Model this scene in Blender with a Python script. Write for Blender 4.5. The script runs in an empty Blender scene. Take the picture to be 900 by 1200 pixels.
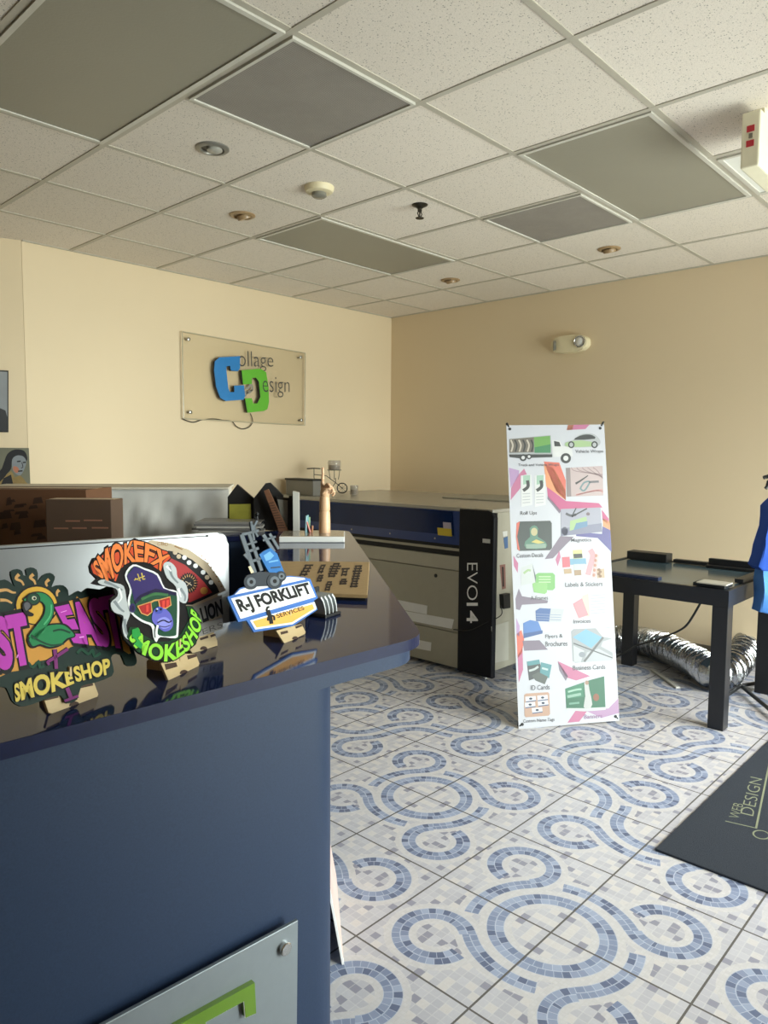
import bpy, bmesh, math, random
from mathutils import Vector, Matrix
random.seed(7)
SC = bpy.context.scene
COL = SC.collection
R = math.radians

# ------------------------------------------------------------------ camera
FPX, H = 852.71, 1.40
yaw, pit, rol = 0.749881, -0.079716, 0.006516
FW = Vector((math.cos(pit)*math.cos(yaw), math.cos(pit)*math.sin(yaw), math.sin(pit)))
_rt = Vector((math.sin(yaw), -math.cos(yaw), 0)); _up = _rt.cross(FW)
RT = math.cos(rol)*_rt + math.sin(rol)*_up
UP = -math.sin(rol)*_rt + math.cos(rol)*_up
CAM = Vector((0, 0, H))
cd = bpy.data.cameras.new('camera'); co = bpy.data.objects.new('camera', cd); COL.objects.link(co)
cd.sensor_fit = 'HORIZONTAL'; cd.sensor_width = 36; cd.lens = FPX/900*36; cd.clip_start = .02
m = Matrix((RT, UP, -FW)).transposed().to_4x4(); m.translation = CAM
co.matrix_world = m
SC.camera = co
SC.view_settings.view_transform = 'Standard'; SC.view_settings.look = 'None'
SC.view_settings.gamma = 1; SC.view_settings.use_curve_mapping = False
SC.view_settings.exposure = 0.0

# measuring helpers: a point of the photograph turned into a point of the room, on a real surface
def ray(x, y): return FW + RT*((x-450)/FPX) + UP*((600-y)/FPX)
def hz(x, y, z): d = ray(x, y); return CAM + d*((z-H)/d.z)
def onX(x, y, X): d = ray(x, y); return CAM + d*(X/d.x)
def onY(x, y, Y): d = ray(x, y); return CAM + d*(Y/d.y)

# ------------------------------------------------------------------ materials
def lin(c):
    c /= 255.
    return c/12.92 if c <= .04045 else ((c+.055)/1.055)**2.4
def rgb(r, g, b): return (lin(r), lin(g), lin(b), 1)
MATS = {}
class NT:
    def __init__(s, mat):
        s.t = mat.node_tree; s.n = s.t.nodes; s.l = s.t.links
    def new(s, k, **kw):
        n = s.n.new(k)
        for a, v in kw.items(): setattr(n, a, v)
        return n
    def put(s, sock, v):
        if isinstance(v, V): v = v.s
        if isinstance(v, bpy.types.NodeSocket): s.l.new(v, sock)
        else: sock.default_value = v
    def math(s, op, a, b=0., c=0.):
        n = s.new('ShaderNodeMath', operation=op)
        s.put(n.inputs[0], a); s.put(n.inputs[1], b); s.put(n.inputs[2], c)
        return V(s, n.outputs[0])
    def mix(s, f, a, b):
        n = s.new('ShaderNodeMix', data_type='RGBA')
        s.put(n.inputs[0], f); s.put(n.inputs[6], a); s.put(n.inputs[7], b)
        return V(s, n.outputs[2])
    def noise(s, vec, scale, detail=2., rough=.5):
        n = s.new('ShaderNodeTexNoise'); s.put(n.inputs['Scale'], scale); s.put(n.inputs['Detail'], detail)
        s.put(n.inputs['Roughness'], rough)
        if vec is not None: s.put(n.inputs['Vector'], vec)
        return V(s, n.outputs['Fac'])
    def white(s, x, y, z=0.):
        c = s.new('ShaderNodeCombineXYZ'); s.put(c.inputs[0], x); s.put(c.inputs[1], y); s.put(c.inputs[2], z)
        n = s.new('ShaderNodeTexWhiteNoise', noise_dimensions='3D'); s.l.new(c.outputs[0], n.inputs['Vector'])
        return V(s, n.outputs['Value'])
class V:
    def __init__(s, t, sock): s.t = t; s.s = sock
    def __add__(s, o): return s.t.math('ADD', s, o)
    def __radd__(s, o): return s.t.math('ADD', o, s)
    def __sub__(s, o): return s.t.math('SUBTRACT', s, o)
    def __rsub__(s, o): return s.t.math('SUBTRACT', o, s)
    def __mul__(s, o): return s.t.math('MULTIPLY', s, o)
    def __rmul__(s, o): return s.t.math('MULTIPLY', o, s)
    def __truediv__(s, o): return s.t.math('DIVIDE', s, o)
    def lt(s, o): return s.t.math('LESS_THAN', s, o)
    def gt(s, o): return s.t.math('GREATER_THAN', s, o)
    def abs(s): return s.t.math('ABSOLUTE', s)
    def floor(s): return s.t.math('FLOOR', s)
    def fract(s): return s.t.math('FRACT', s)
    def max(s, o): return s.t.math('MAXIMUM', s, o)
    def min(s, o): return s.t.math('MINIMUM', s, o)
def base_mat(name):
    m = bpy.data.materials.new(name); m.use_nodes = True
    return m, NT(m), m.node_tree.nodes['Principled BSDF']
def M(name, col=None, rough=.55, metal=0., var=.06, scale=18., bump=0., bscale=200., spec=None, coat=0., alpha=None, trans=0.):
    """plain procedural material: base colour with slight noise variation, optional fine bump"""
    if name in MATS: return MATS[name]
    m, t, b = base_mat(name)
    tc = t.new('ShaderNodeTexCoord')
    f = t.noise(tc.outputs['Object'], scale, 3.)
    c = rgb(*col)
    lo = tuple(x*(1-var) for x in c[:3])+(1,); hi = tuple(min(1, x*(1+var)) for x in c[:3])+(1,)
    t.put(b.inputs['Base Color'], t.mix(f, lo, hi))
    b.inputs['Roughness'].default_value = rough; b.inputs['Metallic'].default_value = metal
    if spec is not None: b.inputs['Specular IOR Level'].default_value = spec
    b.inputs['Coat Weight'].default_value = coat
    if trans: b.inputs['Transmission Weight'].default_value = trans
    if alpha is not None: b.inputs['Alpha'].default_value = alpha
    if bump:
        bp = t.new('ShaderNodeBump'); bp.inputs['Strength'].default_value = bump; bp.inputs['Distance'].default_value = .01
        t.put(bp.inputs['Height'], t.noise(tc.outputs['Object'], bscale, 2.)); t.l.new(bp.outputs[0], b.inputs['Normal'])
    MATS[name] = m
    return m

def mat_wall():
    m, t, b = base_mat('cream_paint'); tc = t.new('ShaderNodeTexCoord')
    n = t.noise(tc.outputs['Object'], 1.2, 3.); n2 = t.noise(tc.outputs['Object'], 260., 2.)
    t.put(b.inputs['Base Color'], t.mix(n, rgb(222, 203, 171), rgb(228, 209, 177)))
    b.inputs['Roughness'].default_value = .7
    bp = t.new('ShaderNodeBump'); bp.inputs['Strength'].default_value = .12; bp.inputs['Distance'].default_value = .004
    t.put(bp.inputs['Height'], n2); t.l.new(bp.outputs[0], b.inputs['Normal'])
    return m
def mat_ceiling():
    m, t, b = base_mat('speckled_ceiling_tile'); tc = t.new('ShaderNodeTexCoord')
    o = tc.outputs['Object']
    sp = t.new('ShaderNodeTexVoronoi'); sp.inputs['Scale'].default_value = 125.; t.l.new(o, sp.inputs['Vector'])
    sc = t.new('ShaderNodeSeparateColor'); t.l.new(sp.outputs['Color'], sc.inputs[0])
    d = V(t, sp.outputs['Distance']); r = V(t, sc.outputs[0]); r2 = V(t, sc.outputs[1])
    speck = d.lt(.08 + r2*.26) * r.gt(.45)
    fine = t.noise(o, 380., 2.).gt(.60)
    xy = t.new('ShaderNodeSeparateXYZ'); t.l.new(o, xy.inputs[0])
    tone = t.white(((V(t, xy.outputs[0])-1.506)/.61).floor(), ((V(t, xy.outputs[1])-1.799)/.61).floor())
    c = t.mix(tone, rgb(226, 217, 205), rgb(236, 227, 216))
    c = t.mix(fine*.45, c, rgb(168, 160, 148))
    c = t.mix(speck*.75, c, rgb(128, 120, 108))
    t.put(b.inputs['Base Color'], c); b.inputs['Roughness'].default_value = .9
    return m
def mat_floor():
    m, t, b = base_mat('mosaic_print_tile')
    uv = t.new('ShaderNodeUVMap'); uv.uv_map = 'UVMap'
    xy = t.new('ShaderNodeSeparateXYZ'); t.l.new(uv.outputs[0], xy.inputs[0])
    a, bb = V(t, xy.outputs[0]), V(t, xy.outputs[1])
    def polar(cx, cy):
        x, y = a-cx, bb-cy
        return t.math('SQRT', x*x+y*y), t.math('ARCTAN2', y, x)
    r0, th0 = polar(0., 0.)
    rc, thc = polar(.605, .60)
    d45 = math.pi/4
    arc_ok = th0.lt(d45).max(th0.gt(R(69)))
    loop_ok = 1. - thc.gt(R(-135))*thc.lt(R(-82))
    bands = []
    for rr, th, mid, half, ok, seg in ((r0, th0, .40, .064, None, 5.9), (r0, th0, .595, .056, arc_ok, 9.1), (rc, thc, .245, .064, loop_ok, 3.9)):
        off = rr-mid
        ins = off.abs().lt(half)
        brd = off.abs().lt(half+.055)
        if ok is not None: ins = ins*ok; brd = brd*ok
        row = off.gt(0.)
        s = th*seg*(1.+row*.28) + row*.43
        rnd = t.white(s.floor()+11., row+mid*10., 3.)
        fr = s.fract()
        edge = (fr-.5).abs().gt(.46).max(off.abs().lt(.004)).max(off.abs().gt(half-.004))
        bands.append((ins, brd, rnd, edge))
    # background chips: squares laid at the tile's own angle
    k = 15.; cx, cy = (a*k).floor(), (bb*k).floor()
    rn = t.white(cx, cy, 1.)
    g = ((a*k).fract()-.5).abs().gt(.45).max(((bb*k).fract()-.5).abs().gt(.45))
    bg = t.mix(rn, rgb(198, 197, 203), rgb(178, 177, 186))
    bg = t.mix(rn.gt(.84), bg, rgb(140, 140, 156))
    bg = t.mix(rn.lt(.16), bg, rgb(208, 203, 201))
    bg = t.mix(g*.45, bg, rgb(214, 213, 210))
    col = bg
    # cream border of small chips
    bo = bands[0][1].max(bands[1][1]).max(bands[2][1])
    kk = 34.; g2 = ((a*kk).fract()-.5).abs().gt(.42).max(((bb*kk).fract()-.5).abs().gt(.42))
    cr = t.mix(t.white((a*kk).floor(), (bb*kk).floor(), 5.), rgb(208, 205, 206), rgb(198, 195, 197))
    cr = t.mix(g2*.5, cr, rgb(196, 194, 190))
    col = t.mix(bo, col, cr)
    for ins, brd, rnd, edge in bands:
        blue = t.mix(rnd, rgb(86, 106, 142), rgb(156, 168, 194))
        blue = t.mix(rnd.lt(.22), blue, rgb(76, 92, 126))
        blue = t.mix(edge*.7, blue, rgb(196, 204, 220))
        col = t.mix(ins, col, blue)
    cl = t.noise(uv.outputs[0], 40., 3.)
    col = t.mix(cl*.24, col, rgb(150, 146, 148)); col = t.mix(.12, col, rgb(120, 114, 116))
    # grout at the tile's rim
    ga = (a-.5).abs().gt(.4925).max((bb-.5).abs().gt(.4925))
    col = t.mix(ga, col, rgb(92, 88, 84))
    t.put(b.inputs['Base Color'], col)
    t.put(b.inputs['Roughness'], ga*.5+.3)
    b.inputs['Specular IOR Level'].default_value = .4
    bp = t.new('ShaderNodeBump'); bp.inputs['Strength'].default_value = .5; bp.inputs['Distance'].default_value = .002
    t.put(bp.inputs['Height'], 1.-ga); t.l.new(bp.outputs[0], b.inputs['Normal'])
    return m
def mat_granite():
    m, t, b = base_mat('polished_navy_stone'); tc = t.new('ShaderNodeTexCoord'); o = tc.outputs['Object']
    n = t.noise(o, 90., 4.); c = t.mix(n, rgb(16, 22, 52), rgb(44, 60, 108))
    vo = t.new('ShaderNodeTexVoronoi'); vo.inputs['Scale'].default_value = 30.; t.l.new(o, vo.inputs['Vector'])
    sc = t.new('ShaderNodeSeparateColor'); t.l.new(vo.outputs['Color'], sc.inputs[0])
    c = t.mix(V(t, vo.outputs['Distance']).lt(.1)*V(t, sc.outputs[0]).gt(.985), c, rgb(225, 228, 235))
    t.put(b.inputs['Base Color'], c); b.inputs['Roughness'].default_value = .07
    b.inputs['IOR'].default_value = 1.36
    return m
def mat_laminate():
    m, t, b = base_mat('blue_laminate'); tc = t.new('ShaderNodeTexCoord'); o = tc.outputs['Object']
    n = t.noise(o, 420., 2.); c = t.mix(n, rgb(30, 45, 70), rgb(43, 59, 87))
    t.put(b.inputs['Base Color'], c); b.inputs['Roughness'].default_value = .5; b.inputs['Specular IOR Level'].default_value = .3
    return m
def mat_glass(name, tint, fac, rough=.02):
    m, t, b = base_mat(name)
    tr = t.new('ShaderNodeBsdfTransparent'); tr.inputs[0].default_value = rgb(*tint)
    gl = t.new('ShaderNodeBsdfGlossy'); gl.inputs['Roughness'].default_value = rough
    mx = t.new('ShaderNodeMixShader'); fr = t.new('ShaderNodeFresnel'); fr.inputs[0].default_value = 1.45
    t.put(mx.inputs[0], V(t, fr.outputs[0])*(1-fac)+fac)
    t.l.new(tr.outputs[0], mx.inputs[1]); t.l.new(gl.outputs[0], mx.inputs[2])
    t.l.new(mx.outputs[0], t.n['Material Output'].inputs[0])
    return m
def mat_vent():
    m, t, b = base_mat('perforated_grey_metal'); tc = t.new('ShaderNodeTexCoord'); o = tc.outputs['Object']
    xy = t.new('ShaderNodeSeparateXYZ'); t.l.new(o, xy.inputs[0])
    fx = (V(t, xy.outputs[0])*140.).fract()-.5; fy = (V(t, xy.outputs[1])*140.).fract()-.5
    hole = (fx*fx+fy*fy).lt(.13)
    st = t.noise(o, 5., 4., .7)
    c = t.mix(st, rgb(138, 132, 126), rgb(168, 162, 154))
    t.put(b.inputs['Base Color'], t.mix(hole*.45, c, rgb(74, 70, 66))); b.inputs['Roughness'].default_value = .6
    return m
def mat_wood(name, c1, c2, sx=3., rough=.55):
    if name in MATS: return MATS[name]
    m, t, b = base_mat(name); tc = t.new('ShaderNodeTexCoord')
    mp = t.new('ShaderNodeMapping'); mp.inputs['Scale'].default_value = (sx, 40., 40.); t.l.new(tc.outputs['Object'], mp.inputs[0])
    n = t.noise(mp.outputs[0], 3., 4.)
    t.put(b.inputs['Base Color'], t.mix(n, rgb(*c1), rgb(*c2))); b.inputs['Roughness'].default_value = rough
    MATS[name] = m
    return m

# ------------------------------------------------------------------ object helpers
ORG = {}
def props(o, label=None, cat=None, group=None, kind=None):
    if label: o['label'] = label
    if cat: o['category'] = cat
    if group: o['group'] = group
    if kind: o['kind'] = kind
    return o
def thing(name, loc, label, cat, group=None):
    o = bpy.data.objects.new(name, None); COL.objects.link(o); o.empty_display_size = .05
    o.location = loc; ORG[o] = Vector(loc)
    return props(o, label, cat, group)
def obj(name, bm, mats, parent=None, smooth=False, org=None, normals=True):
    """links a bmesh (in room coordinates) as one mesh object under its parent"""
    if not isinstance(mats, (list, tuple)): mats = [mats]
    o0 = ORG[parent] if parent is not None else Vector(org if org is not None else (0, 0, 0))
    for v in bm.verts: v.co -= o0
    if normals: bmesh.ops.recalc_face_normals(bm, faces=bm.faces)
    me = bpy.data.meshes.new(name); bm.to_mesh(me); bm.free()
    for mm in mats: me.materials.append(mm)
    if smooth:
        for p in me.polygons: p.use_smooth = True
        try: me.set_sharp_from_angle(angle=R(40))
        except Exception: pass
    o = bpy.data.objects.new(name, me); COL.objects.link(o)
    if parent is not None: o.parent = parent
    else: o.location = o0
    ORG[o] = o0
    return o
def struct(name, bm, mats, org=(0, 0, 0), smooth=False):
    o = obj(name, bm, mats, None, smooth, org); o['kind'] = 'structure'; return o
def B(): return bmesh.new()
def frame(P, e1, e2, n=None):
    e1 = Vector(e1).normalized(); e2 = Vector(e2).normalized()
    n = e1.cross(e2) if n is None else Vector(n)
    return Matrix(((e1.x, e2.x, n.x, P[0]), (e1.y, e2.y, n.y, P[1]), (e1.z, e2.z, n.z, P[2]), (0, 0, 0, 1)))
ID = Matrix.Identity(4)
def add(bm, verts, faces, T=ID, mi=0):
    vs = [bm.verts.new(T @ Vector(v)) for v in verts]
    out = []
    for f in faces:
        try:
            ff = bm.faces.new([vs[i] for i in f]); ff.material_index = mi; out.append(ff)
        except ValueError: pass
    return out
def box(bm, lo, hi, T=ID, mi=0, bev=0.):
    x0, y0, z0 = lo; x1, y1, z1 = hi
    vs = [(x0, y0, z0), (x1, y0, z0), (x1, y1, z0), (x0, y1, z0), (x0, y0, z1), (x1, y0, z1), (x1, y1, z1), (x0, y1, z1)]
    fs = add(bm, vs, [(0, 3, 2, 1), (4, 5, 6, 7), (0, 1, 5, 4), (1, 2, 6, 5), (2, 3, 7, 6), (3, 0, 4, 7)], T, mi)
    if bev:
        es = list({e for f in fs for e in f.edges})
        r = bmesh.ops.bevel(bm, geom=es, offset=bev, segments=2, affect='EDGES', profile=.5)
        for f in r['faces']: f.material_index = mi
    return fs
def prism(bm, poly, z0, z1, T=ID, mi=0, bev=0.):
    n = len(poly)
    ar = sum(poly[i][0]*poly[(i+1) % n][1]-poly[(i+1) % n][0]*poly[i][1] for i in range(n))
    if ar < 0: poly = poly[::-1]
    vs = [(p[0], p[1], z0) for p in poly]+[(p[0], p[1], z1) for p in poly]
    fs = add(bm, vs, [tuple(range(n-1, -1, -1)), tuple(range(n, 2*n))]+[(i, (i+1) % n, n+(i+1) % n, n+i) for i in range(n)], T, mi)
    if bev and len(fs) > 2:
        es = list(fs[1].edges)
        r = bmesh.ops.bevel(bm, geom=es, offset=bev, segments=2, affect='EDGES', profile=.5)
        for f in r['faces']: f.material_index = mi
def tube(bm, pts, rad, seg=10, mi=0, cap=True, closed=False):
    pts = [Vector(p) for p in pts]; n = len(pts); rings = []
    nrm = None
    for i in range(n):
        if closed: d = pts[(i+1) % n]-pts[i-1]
        else: d = pts[min(i+1, n-1)]-pts[max(i-1, 0)]
        d.normalize()
        if nrm is None:
            nrm = d.orthogonal().normalized()
        else:
            nrm = (nrm-d*nrm.dot(d))
            if nrm.length < 1e-6: nrm = d.orthogonal()
            nrm.normalize()
        bn = d.cross(nrm)
        r = rad[i] if isinstance(rad, (list, tuple)) else rad
        rings.append([bm.verts.new(pts[i]+(nrm*math.cos(2*math.pi*k/seg)+bn*math.sin(2*math.pi*k/seg))*r) for k in range(seg)])
    for i in range(n if closed else n-1):
        A, Bq = rings[i], rings[(i+1) % n]
        for k in range(seg):
            f = bm.faces.new((A[k], A[(k+1) % seg], Bq[(k+1) % seg], Bq[k])); f.material_index = mi
    if cap and not closed:
        f = bm.faces.new(rings[0][::-1]); f.material_index = mi
        f = bm.faces.new(rings[-1]); f.material_index = mi
def lathe(bm, prof, T=ID, seg=24, mi=0):
    """prof: list of (radius, height) along local z"""
    rings = []
    for r, z in prof:
        if r < 1e-6: rings.append([bm.verts.new(T @ Vector((0, 0, z)))])
        else: rings.append([bm.verts.new(T @ Vector((r*math.cos(2*math.pi*k/seg), r*math.sin(2*math.pi*k/seg), z))) for k in range(seg)])
    for A, C in zip(rings, rings[1:]):
        for k in range(seg):
            q = [A[k % len(A)], A[(k+1) % len(A)], C[(k+1) % len(C)], C[k % len(C)]]
            q2 = []
            for v in q:
                if v not in q2: q2.append(v)
            if len(q2) > 2:
                f = bm.faces.new(q2); f.material_index = mi
    for A, fl in ((rings[0], 1), (rings[-1], 0)):
        if len(A) > 2:
            f = bm.faces.new(A[::-1] if fl else A); f.material_index = mi
def spline(pts, n=6, closed=False):
    P = [Vector(p) for p in pts]; out = []; N = len(P)
    for i in range(N if closed else N-1):
        if closed: p0, p1, p2, p3 = P[i-1], P[i], P[(i+1) % N], P[(i+2) % N]
        else: p0, p1, p2, p3 = P[max(i-1, 0)], P[i], P[i+1], P[min(i+2, N-1)]
        for k in range(n):
            t = k/n
            out.append(.5*((2*p1)+(p2-p0)*t+(2*p0-5*p1+4*p2-p3)*t*t+(3*p1-p0-3*p2+p3)*t**3))
    if not closed: out.append(P[-1])
    return out
# lettering: glyph outlines as a filled 2D mesh, normalised to a unit box
_TX = {}
def glyphs(s, off=0., shear=0., space=1.):
    k = (s, off, shear, space)
    if k not in _TX:
        cu = bpy.data.curves.new('lettering', 'FONT'); cu.body = s; cu.offset = off; cu.shear = shear; cu.space_character = space
        cu.resolution_u = 4; cu.fill_mode = 'FRONT'
        ob = bpy.data.objects.new('lettering', cu); COL.objects.link(ob)
        dg = bpy.context.evaluated_depsgraph_get(); me = bpy.data.meshes.new_from_object(ob.evaluated_get(dg))
        vs = [(v.co.x, v.co.y) for v in me.vertices]; fs = [tuple(p.vertices) for p in me.polygons]
        bpy.data.objects.remove(ob); bpy.data.curves.remove(cu); bpy.data.meshes.remove(me)
        _TX[k] = (vs, fs)
    return _TX[k]
def glyph_box(s, off=0., shear=0., space=1.):
    vs, fs = glyphs(s, 0., shear, space)
    xs = [v[0] for v in vs]; ys = [v[1] for v in vs]
    return min(xs), max(xs), min(ys), max(ys)
class Art:
    """flat printed or cut pieces on one real plane; drawn in the zoom's pixels (scale sc, offset ox, oy)"""
    def __init__(s, P, e1, e2, sc, ox, oy, facing=None):
        s.P = Vector(P); s.e1 = Vector(e1).normalized(); s.e2 = Vector(e2).normalized()
        s.n = s.e1.cross(s.e2).normalized()
        if s.n.dot(CAM-s.P) < 0: s.flip = True; s.n = -s.n
        s.sc, s.ox, s.oy = sc, ox, oy
        s.T = frame(s.P, s.e1, s.e2, s.n)
        s.mats = []; s.bm = B()
    def mi(s, m):
        if m not in s.mats: s.mats.append(m)
        return s.mats.index(m)
    def uv(s, c):
        d = ray(s.ox+c[0]/s.sc, s.oy+c[1]/s.sc)
        p = CAM+d*((s.P-CAM).dot(s.n)/d.dot(s.n))-s.P
        return (p.dot(s.e1), p.dot(s.e2))
    def poly(s, pts, m, z=0., h=.0004, sm=0, bev=0.):
        if sm: pts = [(p.x, p.y) for p in spline([(a, b, 0) for a, b in pts], sm, True)]
        prism(s.bm, [s.uv(p) for p in pts], z, z+h, s.T, s.mi(m), bev)
    def ell(s, cx, cy, rx, ry, m, z=0., h=.0004, n=20, rot=0.):
        c, q = math.cos(rot), math.sin(rot)
        s.poly([(cx+rx*math.cos(t)*c-ry*math.sin(t)*q, cy+rx*math.cos(t)*q+ry*math.sin(t)*c) for t in [2*math.pi*i/n for i in range(n)]], m, z, h)
    def stroke(s, pts, w, m, z=0., h=.0004, sm=4):
        if sm and len(pts) > 2: pts = [(p.x, p.y) for p in spline([(a, b, 0) for a, b in pts], sm)]
        L, Rr = [], []
        n = len(pts)
        for i, (x, y) in enumerate(pts):
            a = pts[max(i-1, 0)]; b = pts[min(i+1, n-1)]
            dx, dy = b[0]-a[0], b[1]-a[1]; l = math.hypot(dx, dy) or 1
            ww = (w[0]+(w[1]-w[0])*i/(n-1) if isinstance(w, tuple) else w)/2
            L.append((x-dy/l*ww, y+dx/l*ww)); Rr.append((x+dy/l*ww, y-dx/l*ww))
        for i in range(n-1): s.poly([L[i], L[i+1], Rr[i+1], Rr[i]], m, z, h)
    def text(s, st, warp, m, z=0., off=0., shear=0., space=1.):
        x0, x1, y0, y1 = glyph_box(st, off, shear, space)
        vs, fs = glyphs(st, off, shear, space)
        P = []
        for x, y in vs:
            c = warp((x-x0)/(x1-x0), (y-y0)/(y1-y0)); u = s.uv(c); P.append((u[0], u[1], z))
        add(s.bm, P, fs, s.T, s.mi(m))
    def take(s):
        b = s.bm; s.bm = B(); mm = s.mats; s.mats = []
        return b, mm
def quad(TL, TR, BR, BL):
    def w(u, v):
        a = (BL[0]+(BR[0]-BL[0])*u, BL[1]+(BR[1]-BL[1])*u); b = (TL[0]+(TR[0]-TL[0])*u, TL[1]+(TR[1]-TL[1])*u)
        return (a[0]+(b[0]-a[0])*v, a[1]+(b[1]-a[1])*v)
    return w
def rect(x0, y0, x1, y1, sl=0.): return quad((x0, y0), (x1, y0+sl*(x1-x0)), (x1, y1+sl*(x1-x0)), (x0, y1))
def between(lower, upper):
    A = spline([(x, y, 0) for x, y in lower], 10); C = spline([(x, y, 0) for x, y in upper], 10)
    def at(L, u):
        f = max(0, min(.9999, u))*(len(L)-1); i = int(f); return L[i].lerp(L[i+1], f-i)
    def w(u, v):
        p = at(A, u).lerp(at(C, u), v); return (p.x, p.y)
    return w
# ================================================================== THE ROOM
XW, YW, CZ = 5.17, 4.735, 2.685
XB, YF, YE = -1.7, -1.15, 6.2
GX, GY, GP = 1.506, 1.799, .61
WALL = mat_wall(); CEIL = mat_ceiling(); FLOOR = mat_floor()
METAL_W = M('white_enamel', (205, 202, 192), .45)
TRIM_DK = M('bronze_aluminium', (60, 56, 52), .4, .7)

# floor: every tile a face of its own, its print turned as it was laid
FX, FY, FT = 1.8289, 1.8317, .40502
KNOWN = {(2,0):0,(3,0):3,(3,1):1,(4,1):3,(2,-1):1,(1,-2):1,(2,-2):3,(2,-3):3,(3,-2):0,(1,2):1,(-1,0):2,(-2,1):3,(0,3):0,(4,0):1,(5,0):2,(0,-1):0,(1,-1):3,(0,0):1,(1,0):2,(-1,1):0,(0,1):3,(-1,2):1,(0,2):2,(1,1):0,(2,1):2}
bm = B(); uvl = bm.loops.layers.uv.new('UVMap')
rr = random.Random(3)
for i in range(-9, 9):
    for j in range(-11, 11):
        x0, x1 = FX+i*FT, FX+(i+1)*FT; y1, y0 = FY-j*FT, FY-(j+1)*FT
        if x1 < XB-.3 or x0 > XW+.1 or y1 < YF-.3 or y0 > YE: continue
        k = KNOWN.get((i, j), rr.randrange(4))
        def ab(x, y):   # x, y in 0..1 of the tile
            return [(1-x, y), (1-y, 1-x), (x, 1-y), (y, x)][k]
        f = bm.faces.new([bm.verts.new((x0+(x1-x0)*a, y0+(y1-y0)*b, 0)) for a, b in ((0, 0), (1, 0), (1, 1), (0, 1))])
        for l, (a, b) in zip(f.loops, ((0, 0), (1, 0), (1, 1), (0, 1))): l[uvl].uv = ab(a, b)
bmesh.ops.remove_doubles(bm, verts=bm.verts, dist=1e-5)
struct('floor', bm, FLOOR)

bm = B(); box(bm, (XB-.2, YF-.1, CZ), (XW+.1, YE, CZ+.06)); struct('ceiling', bm, CEIL)
# ceiling grid of T-bars
bm = B(); w = .012
for b in range(-6, 7):
    x = GX+b*GP
    if XB < x < XW: box(bm, (x-w, YF, CZ-.004), (x+w, YE, CZ+.001))
for a in range(-7, 9):
    y = GY+a*GP
    if YF < y < YE: box(bm, (XB, y-w, CZ-.0035), (XW, y+w, CZ+.001))
box(bm, (XW-.02, YF, CZ-.005), (XW, YW, CZ)); box(bm, (1.82, YW-.02, CZ-.005), (XW, YW, CZ))
struct('trim_1', bm, M('ceiling_grid_enamel', (186, 180, 166), .5))

bm = B(); box(bm, (XW, YF-.1, 0), (XW+.12, YW+.12, CZ)); struct('wall_right', bm, WALL)
bm = B(); box(bm, (1.82, YW, 0), (XW, YW+.12, CZ)); struct('wall_left', bm, WALL)
ang = R(180-21)
T = frame((1.82, YW, 0), (math.cos(ang), math.sin(ang), 0), (0, 0, 1))
bm = B(); box(bm, (.002, 0, 0), (3.9, CZ, .12), T); struct('wall_angled', bm, WALL)
bm = B(); box(bm, (XB-.12, YF-.1, 0), (XB, YE, CZ)); struct('wall_back', bm, WALL)
bm = B(); box(bm, (XW-.012, YF, 0), (XW, YW-.012, .09)); struct('baseboard_right', bm, M('grey_vinyl_base', (120, 112, 98), .5))
bm = B(); box(bm, (1.82, YW-.012, 0), (XW-.012, YW, .09)); struct('baseboard_left', bm, M('grey_vinyl_base'))

# glazed shop front behind the photographer: sill wall, head, mullions, panes, door
bm = B(); box(bm, (XB, YF-.12, 2.45), (XW, YF, CZ)); box(bm, (XB, YF-.12, 0), (XW, YF, .12)); struct('wall_front', bm, WALL)
pane = mat_glass('shopfront_glass', (238, 245, 243), .02)
xs = [1.4, 2.6, 3.8, XW]
bm = B(); box(bm, (XB, YF-.12, .12), (1.4, YF, 2.45)); struct('wall_front_solid', bm, WALL)
for n, (a, c) in enumerate(zip(xs, xs[1:])):
    bm = B(); s = .03
    box(bm, (a, YF-.09, .12), (a+s, YF-.03, 2.45)); box(bm, (c-s, YF-.09, .12), (c, YF-.03, 2.45))
    box(bm, (a+s, YF-.09, .12), (c-s, YF-.03, .17)); box(bm, (a+s, YF-.09, 2.40), (c-s, YF-.03, 2.45))
    if n == 1:
        box(bm, (a+s, YF-.085, .17), (a+s+.07, YF-.035, 2.12)); box(bm, (c-s-.07, YF-.085, .17), (c-s, YF-.035, 2.12)); box(bm, (a+s, YF-.09, 2.12), (c-s, YF-.03, 2.17))
    nm = 'door_1' if n == 1 else 'window_%d' % (1 if n == 0 else 2)
    fr = struct(nm, bm, TRIM_DK)
    bm = B(); box(bm, (a+s, YF-.062, .17), (c-s, YF-.057, 2.40)); obj('glass_pane', bm, pane, fr)
    if n == 1:
        bm = B(); tube(bm, [(a+.16, YF-.035, .95), (a+.16, YF+.02, .95), (a+.16, YF+.02, 1.25), (a+.16, YF-.035, 1.25)], .012); obj('door_handle', bm, M('brushed_steel', (170, 170, 168), .3, 1.), fr)
bm = B(); box(bm, (-14, -14, -.06), (16, YF-.12, -.02)); box(bm, (-14, YF-.12, -.06), (XB-.12, 8, -.02)); struct('ground_outside', bm, M('pale_concrete_walk', (176, 172, 164), .8, 0, .1, 3.))

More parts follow.
